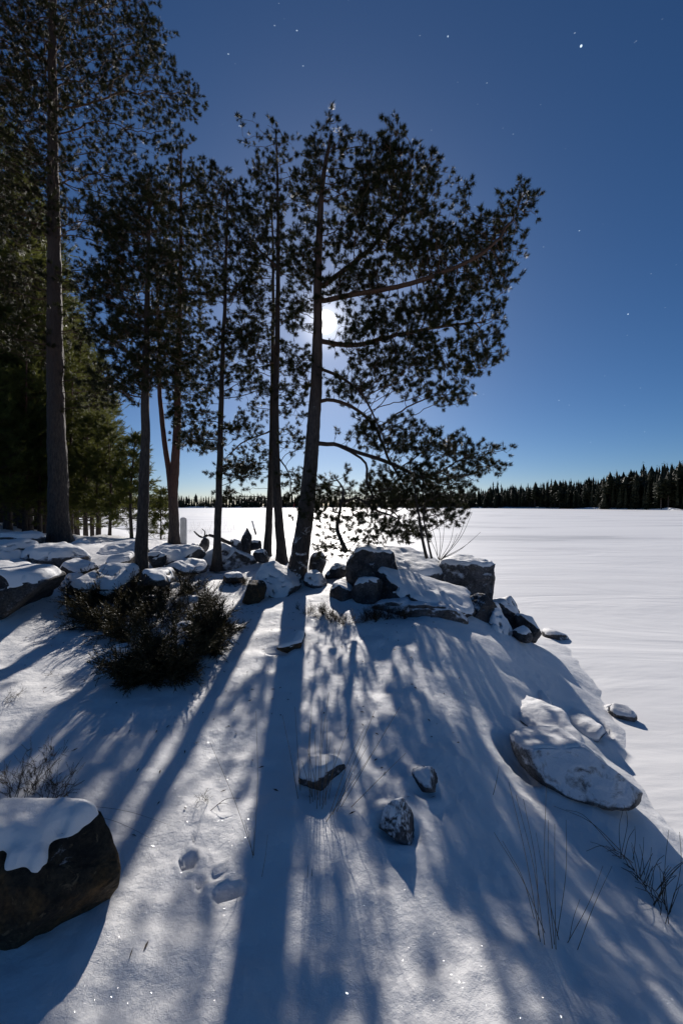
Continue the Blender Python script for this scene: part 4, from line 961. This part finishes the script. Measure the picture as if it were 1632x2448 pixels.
for (bx, by, tx, ty) in [(1480,2040,1340,1940),(1485,2045,1410,2020),(1490,2050,1475,1935),(1500,2060,1500,1970),(1520,2090,1525,2000),(1500,2070,1430,2030),(1530,2100,1515,2010),(1540,2110,1555,2040),(1550,2120,1575,2050),(1560,2140,1632,2060),(1570,2150,1620,2080),(1575,2160,1560,2060),(1585,2180,1590,2080),(1600,2200,1610,1980),(1540,2120,1480,2060),(1560,2150,1510,2100),(1580,2170,1530,2120),(1595,2190,1640,2120),(1590,2180,1560,2110),(1510,2080,1460,2045),(1530,2110,1490,2090),(1550,2140,1545,2060),(1565,2160,1600,2090)]:
    for _ in range(2):
        a, b = seg(bx+rg.uniform(-12, 12), by+rg.uniform(-10, 10), tx+rg.uniform(-20, 20), ty+rg.uniform(-15, 15), rg.uniform(-.1, .1)); L_.append((a, b, (rg.uniform(-.1, .1), 0, rg.uniform(.05, .2))))
stems('grass_clump', 'dark tangled tuft of withered grass low on the slope by the ice', 'grass', L_, .0028, M_DARKGRASS)
a, b = seg(1178, 1902, 1192, 1832, .02)
stems('dry_stalk', 'single short dry stalk on the slope left of the large oval boulder', 'stalk', [(a, b, (.02, 0, 0))], .0022, M_DARKGRASS)
a, b = seg(505, 1938, 574, 1908, .05); a2, b2 = seg(520, 1925, 545, 1922, -.02)
stems('curved_twig', 'thin curved bare twig arching over snow beside the heather sprig', 'twig', [(a, b, (0, 0, .18)), (a2, b2, (0, 0, .1))], .0022, M_TWIG)
L_ = []
for (bx, by, tx, ty) in [(180,1935,420,1985),(200,1955,360,2012)]:
    a = ground_hit(bx, by); b = ground_hit(tx, ty); L_.append((a+[0, 0, .02], b+[0, 0, .012], (0, 0, .05)))
stems('grass_clump', 'two fallen straws trailing over snow from the large brown boulder', 'grass', L_, .0012, M_DARKGRASS)
L_ = []
for (bx, by, tx, ty) in [(604,2055,607,1980),(604,2050,585,1960),(606,2050,500,1770),(606,2050,612,1700),(626,2100,640,1995)]:
    a, b = seg(bx, by, tx, ty, .05); L_.append((a, b, (.02, 0, 0)))
stems('grass_clump', 'few thin straws in the shadow of the leaning pine near the footprints', 'grass', L_, .0013, M_STRAW)
L_ = [(*seg(735, 2098, 736, 2068, 0), (0, 0, 0)), (*seg(745, 2098, 746, 2076, 0), (0, 0, 0))]
stems('dry_stalk', 'two short stubs of stalk poking from the snow below the straw fan', 'stalk', L_, .0014, M_DARKGRASS)
# bare shrub on the boulder by the young two-stemmed pine
L_ = []
for (bx, by, tx, ty) in [(1045,1332,1025,1240),(1048,1334,1040,1225),(1050,1335,1062,1230),(1052,1335,1085,1250),(1056,1335,1118,1215),(1058,1334,1128,1225),(1060,1332,1148,1272),(1060,1334,1128,1290),(1054,1336,1092,1275),(1047,1335,1015,1265)]:
    a = P(bx, by, 7.5); b = P(tx, ty, 7.5+rg.uniform(-.3, .3)); L_.append((a, b, (rg.uniform(0, .08), 0, -.04)))
stems('bare_shrub', 'leafless shrub of thin stems rising from the snow-topped square block', 'shrub', L_, .006, M_TWIG)
# reeds at the water's edge behind the trees
for (lab, spots) in [('pale dry reeds in lake snow between forked pine and slim straight pine', [(455+i*7, 1268+rg.uniform(-6, 12)) for i in range(10)]), ('pale dry reeds in lake snow behind the pointed fin stone', [(535+i*7, 1262+rg.uniform(-6, 12)) for i in range(9)]), ('pale dry reeds between the dark straight pine and the forked pine', [(362+i*5, 1262+rg.uniform(-4, 14)) for i in range(9)])]:
    L_ = []
    for (x, y) in spots:
        d = HC*F/(y-YH)
        for _ in range(2):
            q = P(x+rg.uniform(-4, 4), y, d); L_.append((q, q+np.array([rg.uniform(-.3, .3), 0, rg.uniform(.6, 1.3)]), (rg.uniform(-.06, .06), 0, 0)))
    stems('reed_clump', lab, 'reeds', L_, .007, M_STRAW)

# ------------------------------------------------------------------ posts, poles, dead branch
def paint_material(name, col, dirt):
    m, nt, b = mat_new(name); tc = N(nt, 'ShaderNodeTexCoord')
    mp = N(nt, 'ShaderNodeMapping'); mp.inputs['Scale'].default_value = (8, 8, 1.5); nt.links.new(tc.outputs['Object'], mp.inputs[0])
    n = noise_node(nt, 3, 5, .65, mp.outputs[0]); c = ramp(nt, n.outputs[0], [(.3, dirt), (.55, col)]); nt.links.new(c.outputs[0], b.inputs['Base Color'])
    bb = bump(nt, n.outputs[0], .4, .004); nt.links.new(bb.outputs[0], b.inputs['Normal']); b.inputs['Roughness'].default_value = .6
    return m
M_WHITE = paint_material('white_paint', (.75, .75, .74), (.5, .5, .49)); M_GREYW = paint_material('grey_wood', (.12, .11, .10), (.05, .045, .04)); M_RED = paint_material('red_paint', (.35, .04, .03), (.2, .03, .03))
def board(w, t, h, round_top=False, bev=.006):
    bm = bmesh.new(); n = 9
    prof = [(-w/2, 0), (w/2, 0)]+([(w/2*math.cos(math.pi*k/(n-1)), h-w*.22+w*.22*math.sin(math.pi*k/(n-1))) for k in range(n)] if round_top else [(w/2, h), (-w/2, h)])
    fr = [bm.verts.new((x, -t/2, z)) for x, z in prof]; fc = bm.faces.new(fr)
    ex = bmesh.ops.extrude_face_region(bm, geom=[fc]); bmesh.ops.translate(bm, verts=[g for g in ex['geom'] if isinstance(g, bmesh.types.BMVert)], vec=(0, t, 0))
    bmesh.ops.recalc_face_normals(bm, faces=bm.faces); bmesh.ops.bevel(bm, geom=list(bm.edges), offset=bev, segments=2, affect='EDGES', profile=.5)
    m = bpy.data.meshes.new('board'); bm.to_mesh(m); bm.free(); return m
pb = P(439, 1302, 12.0)
post = thing('white_post', 'white painted board post with rounded top on the snowy rise', 'post', tuple(pb))
o = obj('board', board(.19, .06, .80, True, .008), M_WHITE, post); o.rotation_euler = (0, 0, .15)
c = obj('snow_top', board(.15, .05, .03, True, .008), M_CAP, post); c.location = (0, 0, .795); c.rotation_euler = (0, 0, .15)
sd_ = HC*F/(1278-YH); sb = P(612, 1278, sd_)
stake = thing('leaning_stake', 'leaning wooden stake, white above and dark below, stuck in the lake snow', 'stake', (sb[0], sb[1], 0))
stake.rotation_euler = (0, -.28, 0)
lo = obj('lower_board', board(.17, .06, .62, False), M_GREYW, stake); hi = obj('upper_board', board(.172, .062, .80, False), M_WHITE, stake); hi.location = (0, 0, .622)
for (px, py0, py1, lab) in [(703, 1231, 1204, 'red marker pole standing out on the ice, taller of two'), (708.5, 1222, 1212, 'red marker pole farther out on the ice, shorter of two')]:
    d = HC*F/(py0-YH); q = P(px, py0, d); h = (py0-py1)/F*d
    t = thing('marker_pole', lab, 'pole', tuple(q))
    v, f_ = tube(np.array([[0, 0, 0], [0, 0, h*.6], [0, 0, h*.6]]) if False else np.linspace([0, 0, -.2], [0, 0, h*.62], 4), np.full(4, .06), 8); obj('shaft', mesh_np('shaft', v, tris(f_), True), M_RED, t)
    v, f_ = tube(np.linspace([0, 0, h*.622], [0, 0, h], 4), np.full(4, .062), 8); obj('reflective_band', mesh_np('reflective_band', v, tris(f_), True), M_WHITE if False else M_RED, t)
lp = smooth_path(pts([(464,1270),(474,1280),(485,1285),(495,1280),(510,1282),(530,1290),(550,1300)], 10.2), 26)
dbr = thing('dead_branch', 'crooked dead branch lying over the stones behind the slim straight pine', 'branch', tuple(lp[-1]))
v, q = tube(lp, np.linspace(.018, .06, 26), 8, True, .2, 3); obj('limb', mesh_np('limb', v-lp[-1], tris(q), True), M_BARK, dbr)
lp2 = smooth_path([lp[8], lp[8]+[-.02, .1, .12], lp[8]+[-.12, .15, .2]], 6)
v, q = tube(lp2, np.linspace(.02, .008, 6), 6, True, .1, 2); obj('stub', mesh_np('stub', v-lp[-1], tris(q), True), M_BARK, dbr)

# snow caught in the juniper, and needles and bark crumbs shed on the snow under the trees
jr = [o for o in bpy.data.objects if o.name.startswith('juniper_bush')][0]
rj = np.random.default_rng(12)
for (px, py, w_) in [(455,1455,.16),(480,1500,.13),(300,1585,.15),(330,1560,.1),(410,1420,.14),(250,1440,.12),(440,1520,.1),(360,1450,.1)]:
    g = ground_hit(px, py); v, f = rock_verts((w_, w_*.8, w_*.4), int(px), 2, .2, 3, (), .3); v = v+(g+np.array([0, 0, .16])-np.array(jr.location))
    obj('snow_clump', mesh_np('snow_clump', v, f, True), M_CAP, jr)
n_ = 1400; px_ = rj.uniform(60, 1100, n_); py_ = 1330+rj.exponential(90, n_); bits = []
d_ = 1.75*F/(py_-YH); xx = (px_-CX)/F*d_; zz_ = ground_z(xx, d_)
aa = rj.uniform(0, 6.28, n_); ll = rj.uniform(.008, .03, n_); ww = rj.uniform(.002, .007, n_)
c0 = np.stack([xx, d_, zz_+.004], -1); e0 = np.stack([np.cos(aa), np.sin(aa), 0*aa], -1); e1 = np.stack([-np.sin(aa), np.cos(aa), 0*aa], -1)
V_ = np.stack([c0-e0*ll[:, None], c0+e1*ww[:, None]+[0, 0, .004], c0+e0*ll[:, None], c0-e1*ww[:, None]], 1).reshape(-1, 3)
lt = obj('needle_litter', mesh_np('needle_litter', V_, np.arange(4*n_).reshape(-1, 4)), M_TWIG)
tag(lt, 'dark needles and bark crumbs shed on the snow under the pines', 'litter', kind='stuff')
